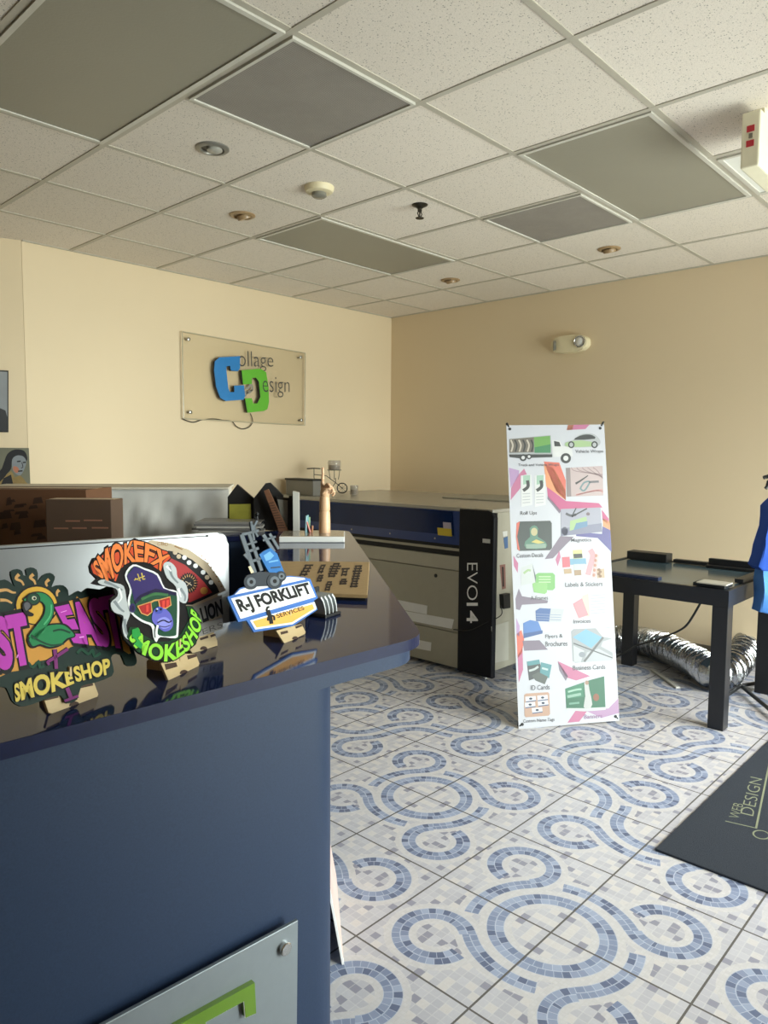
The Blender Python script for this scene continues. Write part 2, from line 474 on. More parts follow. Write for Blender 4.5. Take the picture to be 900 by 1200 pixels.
# ------------------------------------------------------------------ light
wd = bpy.data.worlds.new('daylight'); SC.world = wd; wd.use_nodes = True
bg = wd.node_tree.nodes['Background']; bg.inputs[0].default_value = (.95, .97, 1, 1); bg.inputs[1].default_value = 1.5
LP0, LP1, LP2 = 590, 235, 190
def area(name, loc, rot, sx, sy, power, col):
    l = bpy.data.lights.new(name, 'AREA'); l.shape = 'RECTANGLE'; l.size = sx; l.size_y = sy; l.energy = power; l.color = col; l.spread = R(120)
    o = bpy.data.objects.new(name, l); o.location = loc; o.rotation_euler = rot; COL.objects.link(o); return o
# skylight coming through the shop front
# open sky across the street, far off, so it reaches deep into the room
area('street_sky', (4.3, -6.5, 2.3), (R(86), 0, R(6)), 6.5, 4.0, LP0, (1, .955, .92))
# high sky just outside the glass, falling on the floor near the shop front
area('window_daylight', (3.2, YF-.45, 1.75), (R(36), 0, R(9)), 3.4, 1.3, LP1, (1, .965, .94))
# added upward lamp in place of pavement bounce, brightens the ceiling
area('ceiling_fill', (3.2, YF-1.0, .25), (R(126), 0, R(9)), 3.4, 1.4, LP2, (1, .945, .89))

# ------------------------------------------------------------------ ceiling fixtures
def cell(a0, a1, b0, b1, m=.014): return (GX+b0*GP+m, GY+a0*GP+m, GX+b1*GP-m, GY+a1*GP-m)
DIFF = M('off_light_diffuser', (150, 146, 132), .45, 0, .03, 4., .05, 120.)
DIFFW = M('white_diffuser', (232, 232, 226), .5)
def panel_light(c, label, diff=DIFF):
    x0, y0, x1, y1 = c
    t = thing('ceiling_light', ((x0+x1)/2, (y0+y1)/2, CZ), label, 'ceiling light', 'flat ceiling lights')
    bm = B(); f = .018; z0, z1 = CZ-.010, CZ-.001
    box(bm, (x0, y0, z0), (x0+f, y1, z1)); box(bm, (x1-f, y0, z0), (x1, y1, z1)); box(bm, (x0+f, y0, z0), (x1-f, y0+f, z1)); box(bm, (x0+f, y1-f, z0), (x1-f, y1, z1))
    obj('frame', bm, METAL_W, t)
    bm = B(); box(bm, (x0+f, y0+f, CZ-.005), (x1-f, y1-f, CZ-.001)); obj('diffuser', bm, diff, t)
panel_light(cell(0, 2, -1, 0), 'large unlit ceiling light panel, nearest of all, top left corner of the photo')
panel_light(cell(-1, 0, 2, 4), 'unlit rectangular ceiling light panel beside the exit sign')
panel_light(cell(2, 3, 2, 4), 'unlit ceiling light panel farthest back, between two small downlights above the corner')
panel_light(cell(-2, -1, 3.02, 4), 'whiter ceiling light panel directly behind the exit sign', DIFFW)
VENT = mat_vent()
def vent(c, label):
    x0, y0, x1, y1 = c
    t = thing('air_vent', ((x0+x1)/2, (y0+y1)/2, CZ), label, 'air vent', 'perforated ceiling vents')
    bm = B(); f = .012; z0, z1 = CZ-.012, CZ-.001
    box(bm, (x0, y0, z0), (x0+f, y1, z1)); box(bm, (x1-f, y0, z0), (x1, y1, z1)); box(bm, (x0+f, y0, z0), (x1-f, y0+f, z1)); box(bm, (x0+f, y1-f, z0), (x1-f, y1, z1))
    obj('frame', bm, METAL_W, t)
    bm = B(); box(bm, (x0+f, y0+f, CZ-.006), (x1-f, y1-f, CZ-.001)); obj('grille', bm, VENT, t)
vent(cell(0, 1, 0, 1), 'large dark grey perforated ceiling vent next to the big corner light')
vent(cell(0, 1, 3, 4), 'smaller-looking grey perforated ceiling vent nearer the right wall')
BRASSY = M('beige_enamel', (158, 132, 98), .35); DARK = M('soft_black', (22, 22, 23), .6)
def downlight(px, py, label, eye=True):
    p = hz(px, py, CZ)
    t = thing('recessed_downlight', (p.x, p.y, CZ), label, 'downlight', 'small recessed ceiling downlights')
    T = Matrix.Translation((p.x, p.y, CZ)) @ Matrix.Rotation(math.pi, 4, 'X')
    bm = B(); lathe(bm, [(.070, 0), (.070, .004), (.062, .009), (.050, .010), (.046, .004), (.046, .0008)], T, 28); obj('trim_ring', bm, BRASSY if eye else M('grey_metal', (140, 138, 132), .4, .5), t, True)
    if eye:
        bm = B(); T2 = T @ Matrix.Translation((.012, -.006, -.012)) @ Matrix.Rotation(R(22), 4, 'Y')
        lathe(bm, [(.040, .006), (.042, .018), (.038, .030), (.030, .031), (.027, .018), (0, .018)], T2, 24); obj('eyeball', bm, BRASSY, t, True)
        bm = B(); lathe(bm, [(.0265, .0185), (.02, .021), (0, .022)], T2, 20); obj('bulb', bm, DARK, t, True)
    else:
        bm = B(); lathe(bm, [(.045, .0006), (.045, .0012), (0, .0014)], T, 28); obj('reflector', bm, M('dark_reflector', (70, 68, 62), .3, .6), t, True)
        bm = B(); lathe(bm, [(.034, .0016), (.032, .012), (.02, .018), (0, .02)], T @ Matrix.Translation((.006, .006, 0)), 24); obj('bulb', bm, M('frosted_bulb', (168, 166, 158), .25), t, True)
downlight(249, 173.5, 'grey-lensed recessed downlight beside the big dark vent', False)
downlight(284, 252, 'beige eyeball downlight in the tile behind the smoke detector, on its left')
downlight(528, 328, 'beige eyeball downlight past the far end of the farthest light panel')
downlight(714, 291.5, 'beige eyeball downlight between the smaller grey vent and the right wall')
# detector
p = hz(374, 219, CZ)
t = thing('smoke_detector', (p.x, p.y, CZ), 'round cream smoke detector on the ceiling tile behind the large vent', 'smoke detector')
T = Matrix.Translation((p.x, p.y, CZ)) @ Matrix.Rotation(math.pi, 4, 'X')
bm = B(); lathe(bm, [(.072, 0), (.072, .012), (.064, .026), (.05, .03), (.05, .0301), (0, .0302)], T, 32); obj('housing', bm, M('cream_plastic', (222, 210, 176), .45), t, True)
bm = B(); lathe(bm, [(.036, .03), (.036, .044), (.028, .05), (.0, .052)], T, 28); obj('sensor_cap', bm, M('smoked_lens', (128, 126, 116), .2), t, True)
# sprinkler
p = hz(492, 240, CZ)
t = thing('sprinkler_head', (p.x, p.y, CZ), 'small dark fire sprinkler head hanging from a ceiling tile', 'sprinkler')
T = Matrix.Translation((p.x, p.y, CZ)) @ Matrix.Rotation(math.pi, 4, 'X')
SPK = M('tarnished_brass', (62, 58, 50), .4, .8)
bm = B(); lathe(bm, [(.042, 0), (.040, .004), (.022, .012), (.012, .02), (.011, .034), (0, .034)], T, 24); obj('escutcheon', bm, SPK, t, True)
bm = B()
for s in (-1, 1): tube(bm, [(p.x+s*.010, p.y, CZ-.034), (p.x+s*.017, p.y, CZ-.045), (p.x+s*.004, p.y, CZ-.066)], .003, 8)
lathe(bm, [(.004, .034), (.003, .06), (0, .062)], T, 10); obj('frame_arms', bm, SPK, t, True)
bm = B(); lathe(bm, [(.006, .062), (.022, .066), (.021, .069), (0, .069)], T, 16); obj('deflector', bm, SPK, t, True)
# emergency light on the right wall
cx, cz = 2.84, 2.252
t = thing('emergency_light', (XW, cx, cz), 'small oval cream emergency light fixture on the upper right wall', 'emergency light')
CREAM = M('cream_plastic')
T = frame((XW, cx, cz), (0, -1, 0), (0, 0, 1))
def oval(w, h, n=40): return [(w*math.copysign(abs(math.cos(a))**.75, math.cos(a)), h*math.copysign(abs(math.sin(a))**.75, math.sin(a))) for a in [2*math.pi*i/n for i in range(n)]]
bm = B(); T = frame((XW, cx, cz), (0, -1, 0), (0, 0, 1), (-1, 0, 0)); prism(bm, oval(.158, .066), 0, .06, T, 0, .022); obj('housing', bm, CREAM, t, True)
CH = M('chrome', (205, 205, 203), .12, 1.)
for s, mt in ((1, CH), (-1, M('smoked_lens'))):
    T2 = T @ Matrix.Translation((.098*s, .008, .05)) if s > 0 else T @ Matrix.Translation((-.118, -.002, .032)) @ Matrix.Rotation(R(-62), 4, 'Y')
    bm = B(); lathe(bm, [(.046, .0), (.046, .018), (.040, .022), (.034, .012), (0, .006)], T2, 24); h = obj('lamp_head', bm, mt, t, True)
    bm = B(); lathe(bm, [(.034, .013), (.02, .02), (0, .022)], T2, 20); obj('lens', bm, M('clear_lens', (232, 232, 230), .3), h, True)
# exit sign hanging from the ceiling, seen from its end
EX = M('warm_white_plastic', (238, 232, 206), .4)
x0, x1, y0, y1, z0, z1 = 2.90, 3.22, .868, .932, 2.447, 2.644
t = thing('exit_sign', (3.06, .9, CZ), 'cream exit sign box hanging from the ceiling, seen from its end, two red squares', 'exit sign')
bm = B(); box(bm, (x0, y0, z0), (x1, y1, z1), ID, 0, .006); obj('housing', bm, EX, t)
bm = B(); box(bm, (3.0, .885, z1-.002), (3.12, .915, CZ)); obj('canopy', bm, EX, t)
REDM = M('red_plastic', (190, 30, 45), .4)
for z in (2.582, 2.530):
    bm = B(); box(bm, (x0-.002, .887, z-.011), (x0+.002, .913, z+.011)); obj('red_indicator', bm, REDM, t)
bm = B(); box(bm, (x0-.003, .893, 2.548), (x0+.002, .905, 2.565)); obj('test_button', bm, M('grey_plastic', (120, 112, 98), .5), t)
# ================================================================== WALL THINGS
# clear acrylic sign on the left wall
SY = YW-.028
a = Art((2.91, SY, 1.635), (1, 0, 0), (0, 0, 1), 5.294, 200, 370)
t = thing('wall_sign', (3.5, YW, 1.635), 'clear acrylic wall sign with big blue C and green D letters on the left wall', 'sign')
ACR = mat_glass('clear_acrylic', (252, 251, 248), .0, .05)
bm = B(); prism(bm, [a.uv(p) for p in ((72, 98), (835, 232), (833, 680), (80, 638))], -.004, .004, a.T, 0, .001); obj('acrylic_panel', bm, ACR, t)
bm = B(); EDGE = M('acrylic_edge', (196, 186, 160), .2)
P = [a.uv(p) for p in ((72, 98), (835, 232), (833, 680), (80, 638))]
for p, q in zip(P, P[1:]+P[:1]): tube(bm, [a.T @ Vector((p[0], p[1], 0)), a.T @ Vector((q[0], q[1], 0))], .0042, 6)
obj('panel_edge', bm, EDGE, t)
for c in ((107, 146), (803, 258), (118, 598), (808, 648)):
    u = a.uv(c); T = a.T @ Matrix.Translation((u[0], u[1], -.028))
    bm = B(); lathe(bm, [(.008, 0), (.008, .024), (.013, .0325), (.013, .042), (.010, .044), (0, .044)], T, 18); obj('standoff_bolt', bm, M('brushed_steel'), t, True)
BL_ = M('cobalt_acrylic', (30, 122, 190), .35); GR_ = M('leaf_green_acrylic', (96, 178, 48), .35); EDK = M('letter_edge_black', (28, 32, 36), .5)
Cp = [(258, 340), (262, 285), (290, 260), (418, 252), (418, 328), (405, 345), (362, 342), (356, 312), (334, 316), (334, 345), (346, 455), (356, 475), (384, 474), (382, 435), (442, 432), (450, 500), (440, 522), (330, 530), (296, 510), (270, 440)]
Dp = [(428, 340), (545, 330), (580, 352), (594, 440), (598, 535), (588, 580), (566, 592), (465, 602), (450, 514), (490, 512), (500, 545), (526, 545), (545, 505), (536, 410), (518, 386), (492, 388), (492, 424), (438, 428)]
for nm, P, mt in (('letter_blue', Cp, BL_), ('letter_green', Dp, GR_)):
    P = [a.uv(p) for p in P]
    bm = B(); prism(bm, P, .004, .022, a.T, 1); prism(bm, P, .022, .026, a.T, 0); obj(nm, bm, [mt, EDK], t)
LT = M('charcoal_vinyl', (58, 56, 56), .5)
a.text('ollage', quad((415, 212), (636, 232), (636, 346), (420, 350)), LT, .0045, -.012); bm, mm = a.take(); obj('lettering', bm, mm, t)
a.text('esign', quad((555, 372), (726, 388), (726, 508), (560, 512)), LT, .0265, -.012)
bm, mm = a.take(); obj('lettering', bm, mm, t)
GW = M('pale_grey_swirl', (150, 146, 136), .4)
a.stroke([(450, 440), (475, 452), (495, 425), (505, 455), (480, 480), (455, 470)], 12, GW, .006)
a.stroke([(460, 500), (480, 470), (505, 462)], 9, GW, .006)
bm, mm = a.take(); obj('swirl_emblem', bm, mm, t)
pts = [a.T @ Vector((*a.uv(c), -.012)) for c in ((80, 640), (110, 652), (150, 661), (200, 646), (270, 640), (330, 648), (385, 655), (412, 685), (450, 702), (490, 692), (513, 662), (510, 630), (500, 606))]
bm = B(); tube(bm, spline(pts, 4), .0035, 6); obj('power_wire', bm, DARK, t, True)

# emergency items done; two posters on the angled wall at the far left
e1 = Vector((-math.cos(ang), -math.sin(ang), 0)); nn = Vector((math.sin(ang), -math.cos(ang), 0))
Pw = Vector((1.82, YW, 0)) - Vector((math.sin(ang), -math.cos(ang), 0))*0
def on_angled(d):
    n = Vector((-math.sin(R(-21)), -math.cos(R(-21)), 0))
    return n
nA = e1.cross(Vector((0, 0, 1)))
if nA.dot(CAM-Pw) < 0: nA = -nA
a = Art(Pw+nA*.004, e1, (0, 0, 1), 4.615, 0, 400)
FRB = M('black_frame', (30, 30, 32), .5)
t0 = a.T @ Vector((*a.uv((0, 490)), 0))
t = thing('framed_picture', t0, 'grey and black framed picture cut by the left edge of the photo, upper one', 'picture')
a.poly([(-170, 150), (46, 160), (46, 492), (-170, 490)], FRB, 0, .02); bm, mm = a.take(); obj('frame', bm, mm, t)
a.poly([(-160, 158), (40, 167), (40, 484), (-160, 482)], M('grey_print', (138, 142, 146), .5, 0, .25, 6.), .0205)
a.poly([(-160, 482), (-160, 400), (-60, 330), (0, 362), (30, 375), (40, 410), (40, 484)], M('charcoal_print', (48, 50, 54), .5), .021, .0004, 0)
bm, mm = a.take(); obj('print', bm, mm, t)
t0 = a.T @ Vector((*a.uv((80, 790)), 0))
t = thing('portrait_print', t0, 'unframed portrait print of a grey-faced person with dark hair, at the wall corner', 'picture')
a.poly([(-90, 575), (156, 577), (165, 789), (-90, 789)], M('teal_canvas', (112, 112, 96), .7, 0, .2, 12.), 0, .015); bm, mm = a.take(); obj('canvas', bm, mm, t)
SKN = M('blue_grey_paint', (128, 134, 140), .7, 0, .12, 30.); HAIR = M('near_black_paint', (30, 30, 34), .7)
a.poly([(20, 660), (40, 610), (80, 585), (130, 592), (148, 630), (140, 650), (120, 625), (85, 620), (65, 650), (60, 690), (35, 720), (10, 760), (-10, 790), (-60, 789), (-60, 720), (0, 700)], HAIR, .0152, .0004, 3)
a.poly([(66, 640), (90, 618), (125, 622), (142, 650), (132, 690), (112, 722), (88, 718), (68, 690)], SKN, .0157, .0004, 4)
a.poly([(74, 676), (95, 680), (104, 700), (88, 712), (72, 694)], M('rose_paint', (176, 116, 92), .7), .0162, .0003, 3)
a.stroke([(92, 650), (112, 648)], 7, HAIR, .0163); a.stroke([(124, 655), (140, 654)], 7, HAIR, .0163)
a.stroke([(118, 655), (124, 680), (114, 684)], 4, HAIR, .0163); a.stroke([(98, 702), (122, 700)], 7, HAIR, .0163)
a.poly([(60, 700), (80, 735), (110, 725), (140, 760), (150, 788), (-10, 788), (20, 740)], M('ochre_paint', (140, 118, 72), .7, 0, .3, 25.), .0155, .0004, 2)
a.poly([(20, 740), (60, 720), (75, 788), (0, 788)], HAIR, .0161, .0003)
bm, mm = a.take(); obj('painting', bm, mm, t)

# ================================================================== LASER MACHINE
MX, MY = 3.68, 2.51
GREY = M('greige_steel', (150, 146, 132), .5); GREYL = M('greige_steel_light', (160, 156, 142), .5); BLK = M('black_powdercoat', (18, 20, 27), .5, spec=.2)
t = thing('laser_cutter', (4.25, 3.55, 0), 'large grey laser cutting machine with dark blue window and black end panel', 'machine')
XB2, YL = 4.95, 4.66
bm = B(); box(bm, (MX+.012, MY+.012, .055), (XB2, YL, .80)); box(bm, (MX+.35, MY+.012, .80), (XB2, YL, 1.04)); obj('body', bm, GREY, t)
# side panel with slightly lighter sheet
bm = B(); box(bm, (MX+.034, MY, .06), (XB2-.01, MY+.012, 1.045), ID, 0, .003); obj('side_panel', bm, GREYL, t)
# top deck with raised rear lid
bm = B(); box(bm, (MX, MY+.012, 1.04), (XB2, YL, 1.066), ID, 0, .006); obj('top_deck', bm, M('dusty_grey_top', (160, 156, 146), .25), t)
bm = B(); box(bm, (4.35, MY+.05, 1.066), (4.9, 3.45, 1.078), ID, 0, .004); obj('rear_lid', bm, GREY, t)
# black end panel with a rounded top corner, wraps the front right corner
def zY(px, py): p = onX(px, py, MX); return p.y, p.z
prof = [(0, .02), (.265, .02), (.265, 1.058), (.05, 1.058), (.018, 1.046), (0, 1.015)]
T = frame((MX-.012, MY-.006, 0), (0, 1, 0), (0, 0, 1), (-1, 0, 0))
bm = B(); prism(bm, prof, -.04, .0, T, 0, .008); ep = obj('end_panel', bm, BLK, t)
a = Art((MX-.0125, MY, 0), (0, -1, 0), (0, 0, 1), 3.2143, 380, 520)
WH = M('white_vinyl', (226, 228, 228), .5)
def down(x0, x1, y0, y1):   # reading downwards, letter tops to the right; box in crop px
    return lambda u, v: (x0+(x1-x0)*v, y0+(y1-y0)*u)
for ch, y0, y1, off in (('EVO', 448, 590, -.012), ('14', 600, 674, .012)):
    a.text(ch, down(537, 578, y0, y1), WH, 0., off); bm, mm = a.take(); obj('lettering', bm, mm, ep)
bm = B(); box(bm, (MX-.014, MY+.02, .86), (MX-.011, MY+.075, .885)); obj('label', bm, M('pale_sticker', (200, 200, 196), .5), ep)
# front: lid with dark blue window, black lip, upper panel, door, lower panel
F0 = MY+.262
BLUEG = M('dark_blue_window', (8, 34, 78), .08, 0, .3, 4., spec=.22); BLUEF = M('blue_lid_frame', (10, 48, 112), .3)
bm = B()
prism(bm, [(MX+.03, .82), (MX+.36, .82), (MX+.36, 1.04), (MX, 1.04)], F0, YL, frame((0, 0, 0), (1, 0, 0), (0, 0, 1), (0, 1, 0)))
lid = obj('lid', bm, BLUEF, t)
T = frame((MX+.03, F0, .82), (0, 1, 0), (-.03, 0, .22))
def lidbox(y0, y1, z0, z1, d, mt, nm):
    nn = Vector((0, 1, 0)).cross(Vector((-.03, 0, .22)).normalized())
    s = -1 if nn.x > 0 else 1
    bm = B(); zz = sorted((s*-.001, s*d)); box(bm, (y0, z0, zz[0]), (y1, z1, zz[1]), T); return obj(nm, bm, mt, lid)
lidbox(.06, 1.86, .062, .218, .003, BLUEG, 'window')
for y in (.22, .62, 1.0, 1.35):
    bm = B(); lathe(bm, [(.006, 0), (.006, .003), (0, .004)], T @ Matrix.Translation((y, .03, 0)) @ (Matrix.Rotation(math.pi, 4, 'X') if Vector((0, 1, 0)).cross(Vector((-.03, 0, .22))).x > 0 else ID), 10); obj('screw', bm, M('brushed_steel'), lid)
lidbox(.075, .19, .055, .105, .005, M('yellow_label', (196, 172, 40), .5), 'warning_label')
lidbox(.075, .14, .105, .145, .005, M('pale_violet_label', (170, 160, 176), .5), 'warning_label')
bm = B(); prism(bm, [(MX-.002, .755), (MX+.36, .755), (MX+.36, .82), (MX+.03, .82)], F0, YL, frame((0, 0, 0), (1, 0, 0), (0, 0, 1), (0, 1, 0))); obj('black_lip', bm, BLK, t)
bm = B(); box(bm, (MX-.004, F0, .662), (MX+.02, YL, .752), ID, 0, .002); obj('upper_panel', bm, GREYL, t)
bm = B(); box(bm, (MX-.002, F0, .262), (MX+.02, YL, .656), ID, 0, .002); door = obj('front_door', bm, GREY, t)
bm = B(); box(bm, (MX-.002, F0, .03), (MX+.02, YL, .256), ID, 0, .002); lower = obj('lower_panel', bm, GREY, t)
y, z = zY(511, 674.5)
bm = B(); lathe(bm, [(.012, 0), (.012, .004), (.007, .006), (0, .006)], frame((MX-.002, y, z), (0, 0, 1), (0, 1, 0), (-1, 0, 0)), 16); obj('lock', bm, DARK, door)
# strips of white tape on the front
a = Art((MX-.0025, MY, 0), (0, -1, 0), (0, 0, 1), 4.737, 420, 660)
TP = M('white_tape', (206, 206, 206), .45)
a.poly([(150, 190), (383, 236), (380, 284), (150, 240)], TP, 0, .0006); a.poly([(150, 246), (531, 312), (519, 364), (150, 292)], TP, .0006, .0006)
bm, mm = a.take(); obj('tape_strip', bm, mm, door)
a.poly([(200, 400), (405, 440), (402, 488), (200, 450)], TP, 0, .0006); bm, mm = a.take(); obj('tape_strip', bm, mm, lower)
# feet
for x, y in ((MX+.06, MY+.10), (XB2-.1, MY+.06), (MX+.08, YL-.1), (XB2-.1, YL-.1)):
    bm = B(); lathe(bm, [(.035, 0), (.035, .008), (.012, .016), (.012, .06), (0, .06)], Matrix.Translation((x, y, 0)), 20); obj('levelling_foot', bm, M('brushed_steel'), t, True)
# things on the side panel
a = Art((MX, MY-.0006, 0), (1, 0, 0), (0, 0, 1), 4.737, 420, 660)
SP = M('grey_sheet', (176, 174, 164), .5)
a.poly([(738, 352), (832, 322), (832, 536), (744, 556)], SP, 0, .002); bm, mm = a.take(); obj('cover_plate', bm, mm, t)
a.poly([(782, 172), (820, 164), (822, 244), (786, 250)], DARK, 0, .03); bm, mm = a.take(); sock = obj('power_socket', bm, mm, t)
a.poly([(784, 10), (815, 5), (818, 140), (798, 145)], M('faded_red_sticker', (130, 92, 84), .5), 0, .001); a.stroke([(800, 20), (804, 130)], 8, DARK, .001); bm, mm = a.take(); obj('sticker', bm, mm, t)
a.poly([(805, -140), (828, -150), (830, -85), (812, -80)], M('blue_label', (70, 100, 140), .5), 0, .001)
a.poly([(800, -175), (826, -180), (826, -152), (804, -146)], M('pale_sticker'), 0, .001); bm, mm = a.take(); obj('label', bm, mm, t)
p0 = onY(420+790/4.737, 660+235/4.737, MY-.03); p3 = onX(420+528/4.737, 660+368/4.737, MX-.016)
c1 = onX(420+700/4.737, 660+335/4.737, MX-.02); c2 = onX(420+620/4.737, 660+372/4.737, MX-.02); c0 = Vector((MX+.03, MY-.04, (p0.z+c1.z)/2))
bm = B(); tube(bm, spline([p0, c0, c1, c2, p3], 8), .003, 6); obj('power_cable', bm, DARK, t, True)
# ================================================================== RECEPTION COUNTER
STONE = mat_granite(); LAM = mat_laminate()
def rounded(P, rs, n=6):
    out = []
    for i, p in enumerate(P):
        r = rs.get(i, 0); p = Vector(p).to_2d() if len(p) == 3 else Vector(p)
        if not r: out.append((p.x, p.y)); continue
        a = (Vector(P[i-1])-p).normalized(); c = (Vector(P[(i+1) % len(P)])-p).normalized()
        A, Cc = p+a*r, p+c*r
        for k in range(n+1):
            q = k/n; s = A.lerp(p, q).lerp(p.lerp(Cc, q), q); out.append((s.x, s.y))
    return out
slab = [(-1.2, .928), (1.0, .832), (2.195, 2.255), (1.66, 2.63), (1.56, 2.49), (1.832, 2.30), (.87, 1.17), (-1.2, 1.25)]
apron = [(-1.2, .944), (.992, .848), (2.172, 2.253), (1.672, 2.604), (1.59, 2.488), (1.862, 2.298), (.86, 1.158), (-1.2, 1.238)]
body = [(-1.2, .960), (.81, .872), (2.02, 2.296), (1.62, 2.585), (1.57, 2.515), (1.865, 2.283), (.76, .985), (-1.2, 1.07)]
t = thing('reception_counter', (.6, 1.0, 0), 'blue reception counter with polished dark navy stone top', 'counter')
bm = B(); prism(bm, rounded(slab, {1: .05, 2: .09}, 8), 1.05, 1.07, ID, 0, .003)
bm.normal_update()
for f in bm.faces:
    if abs(f.normal.z) < .8: f.material_index = 1
obj('countertop', bm, [STONE, M('navy_stone_edge', (12, 21, 58), .45, 0, .3, 90., spec=.25)], t)
bm = B(); prism(bm, rounded(apron, {1: .05, 2: .08}, 8), 1.02, 1.05); obj('top_apron', bm, LAM, t, True)
bm = B(); prism(bm, rounded(body, {1: .035, 2: .05}, 8), 0, 1.02); obj('counter_body', bm, LAM, t, True)
# brushed sign plate on the counter front
e1 = Vector((1, -.0438, 0)).normalized()
Pp = Vector((.81, .872, .6)); nF = Vector((-.0438, -1, 0)).normalized()
a = Art(Pp+nF*.020, e1, (0, 0, 1), 3., 100, 1050)
TRc = Vector(a.uv((744, 82))); L = Vector(a.uv((60, 449))); du = (L-TRc).normalized(); dv = Vector((-du.y, du.x))
if dv.y > 0: dv = -dv
cor = [TRc, TRc+du*.62, TRc+du*.62+dv*.42, TRc+dv*.42]
w0 = a.T @ Vector((TRc.x, TRc.y, 0))
t = thing('counter_sign', (w0.x, w0.y, w0.z-.42), 'brushed grey metal sign plate with green letter piece on the counter front', 'sign')
bm = B(); prism(bm, [(c.x, c.y) for c in cor], -.003, .003, a.T, 0, .001); obj('plate', bm, M('brushed_aluminium', (136, 144, 150), .42, .45, .05, 60.), t)
for c in (TRc+du*.028+dv*.032, TRc+du*.592+dv*.032, TRc+du*.028+dv*.388, TRc+du*.592+dv*.388):
    bm = B(); lathe(bm, [(.007, -.019), (.007, -.003), (.0001, -.003)], a.T @ Matrix.Translation((c.x, c.y, 0)), 16)
    lathe(bm, [(.0105, .003), (.0105, .010), (.009, .0115), (0, .0115)], a.T @ Matrix.Translation((c.x, c.y, 0)), 20); obj('standoff_bolt', bm, CH, t, True)
bm = B(); prism(bm, [a.uv(c) for c in ((300, 443), (580, 290), (585, 397), (548, 413), (543, 355), (408, 428), (425, 700), (560, 640), (565, 760), (330, 860))], .003, .012, a.T, 0); obj('green_letter', bm, [M('olive_green_acrylic', (98, 132, 40), .3)], t)
bm = B()
P = [a.uv(c) for c in ((300, 443), (580, 290), (585, 397), (548, 413), (543, 355), (408, 428), (425, 700))]
for p, q in zip(P[2:], P[3:]): tube(bm, [a.T @ Vector((p[0], p[1], .0105)), a.T @ Vector((q[0], q[1], .0105))], .0011, 6)
obj('letter_edge', bm, M('polished_edge', (236, 240, 236), .2), t)
# thin printed board leaning on the counter's side
d = Vector((.648, .762, 0)); nrm = Vector((.762, -.648, 0))
G = hz(403.5, 1131, 0); lean = R(10)
e2 = (-nrm*math.sin(lean)+Vector((0, 0, 1))*math.cos(lean))
T = frame(G, d, e2)
t = thing('leaning_board', G, 'thin white-edged board leaning on the end of the blue counter at floor level', 'board')
bm = B(); box(bm, (0, .002, -.006), (.42, .34, 0), T); obj('board', bm, M('white_foam_board', (226, 224, 222), .5), t)
zz = .0008
bm = B(); box(bm, (.012, .012, 0), (.408, .33, zz), T); obj('print', bm, M('pink_beige_print', (196, 172, 166), .5, 0, .2, 8.), t)

# ================================================================== BANNER ON ITS X STAND
bl, br = Vector((3.129, 1.966, 0)), Vector((3.558, 1.624, 0))
e1 = (br-bl).normalized(); back = Vector((-e1.y, e1.x, 0))
if back.dot(FW) < 0: back = -back
th = R(13); e2 = Vector((0, 0, math.cos(th)))+back*math.sin(th)
t = thing('banner_stand', bl.lerp(br, .5), 'tall white printed banner on a black stand, standing on the tiled floor', 'banner')
a = Art(bl, e1, e2, 3.156, 580, 480)
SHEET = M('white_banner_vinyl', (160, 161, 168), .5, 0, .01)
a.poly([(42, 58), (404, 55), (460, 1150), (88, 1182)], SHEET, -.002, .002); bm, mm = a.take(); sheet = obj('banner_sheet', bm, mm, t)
C = {}
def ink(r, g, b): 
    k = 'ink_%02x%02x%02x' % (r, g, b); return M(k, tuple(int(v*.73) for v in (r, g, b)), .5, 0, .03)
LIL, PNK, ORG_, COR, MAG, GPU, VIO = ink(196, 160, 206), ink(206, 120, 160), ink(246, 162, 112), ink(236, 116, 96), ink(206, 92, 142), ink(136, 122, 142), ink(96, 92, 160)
z = .0002
for pts, c in [
    ([(270, 57), (350, 55), (335, 72), (265, 76)], PNK), ([(270, 57), (292, 57), (285, 75), (265, 76)], ORG_),
    ([(52, 215), (90, 225), (88, 245), (58, 290)], LIL), ([(58, 335), (60, 290), (85, 243), (108, 218), (118, 240), (95, 245), (95, 290)], PNK),
    ([(180, 192), (238, 196), (262, 262), (262, 335), (225, 300)], COR), ([(180, 200), (215, 215), (262, 300), (262, 335), (190, 285)], ORG_),
    ([(192, 285), (262, 338), (384, 346), (398, 362), (240, 376), (195, 320)], MAG), ([(195, 318), (245, 376), (238, 384), (194, 330)], GPU),
    ([(395, 370), (420, 402), (424, 430), (398, 408)], MAG), ([(398, 400), (424, 415), (427, 446), (400, 432)], ORG_), ([(398, 432), (427, 446), (432, 528), (380, 475), (300, 468), (300, 452), (396, 460)], VIO),
    ([(242, 468), (292, 470), (262, 500), (214, 550), (184, 553)], GPU), ([(238, 520), (243, 545), (232, 580), (224, 555)], PNK),
    ([(68, 540), (86, 568), (84, 604), (70, 578)], PNK), ([(76, 700), (88, 662), (100, 690), (196, 706), (194, 716), (100, 722), (92, 742), (78, 738)], GPU), ([(78, 770), (92, 800), (90, 840), (80, 830)], LIL),
    ([(80, 830), (98, 815), (108, 850), (100, 900), (84, 920)], COR), ([(84, 910), (102, 880), (104, 962), (88, 1010)], PNK), ([(102, 855), (165, 853), (196, 888), (108, 892)], GPU),
    ([(232, 930), (352, 986), (300, 1002), (262, 990)], PNK), ([(232, 930), (270, 985), (262, 1004), (238, 965)], GPU),
    ([(330, 1112), (420, 1105), (456, 1068), (459, 1122), (396, 1140)], ink(190, 150, 190)), ([(268, 1158), (306, 1102), (346, 1108), (312, 1154)], PNK)]:
    a.poly(pts, c, z, .0002)
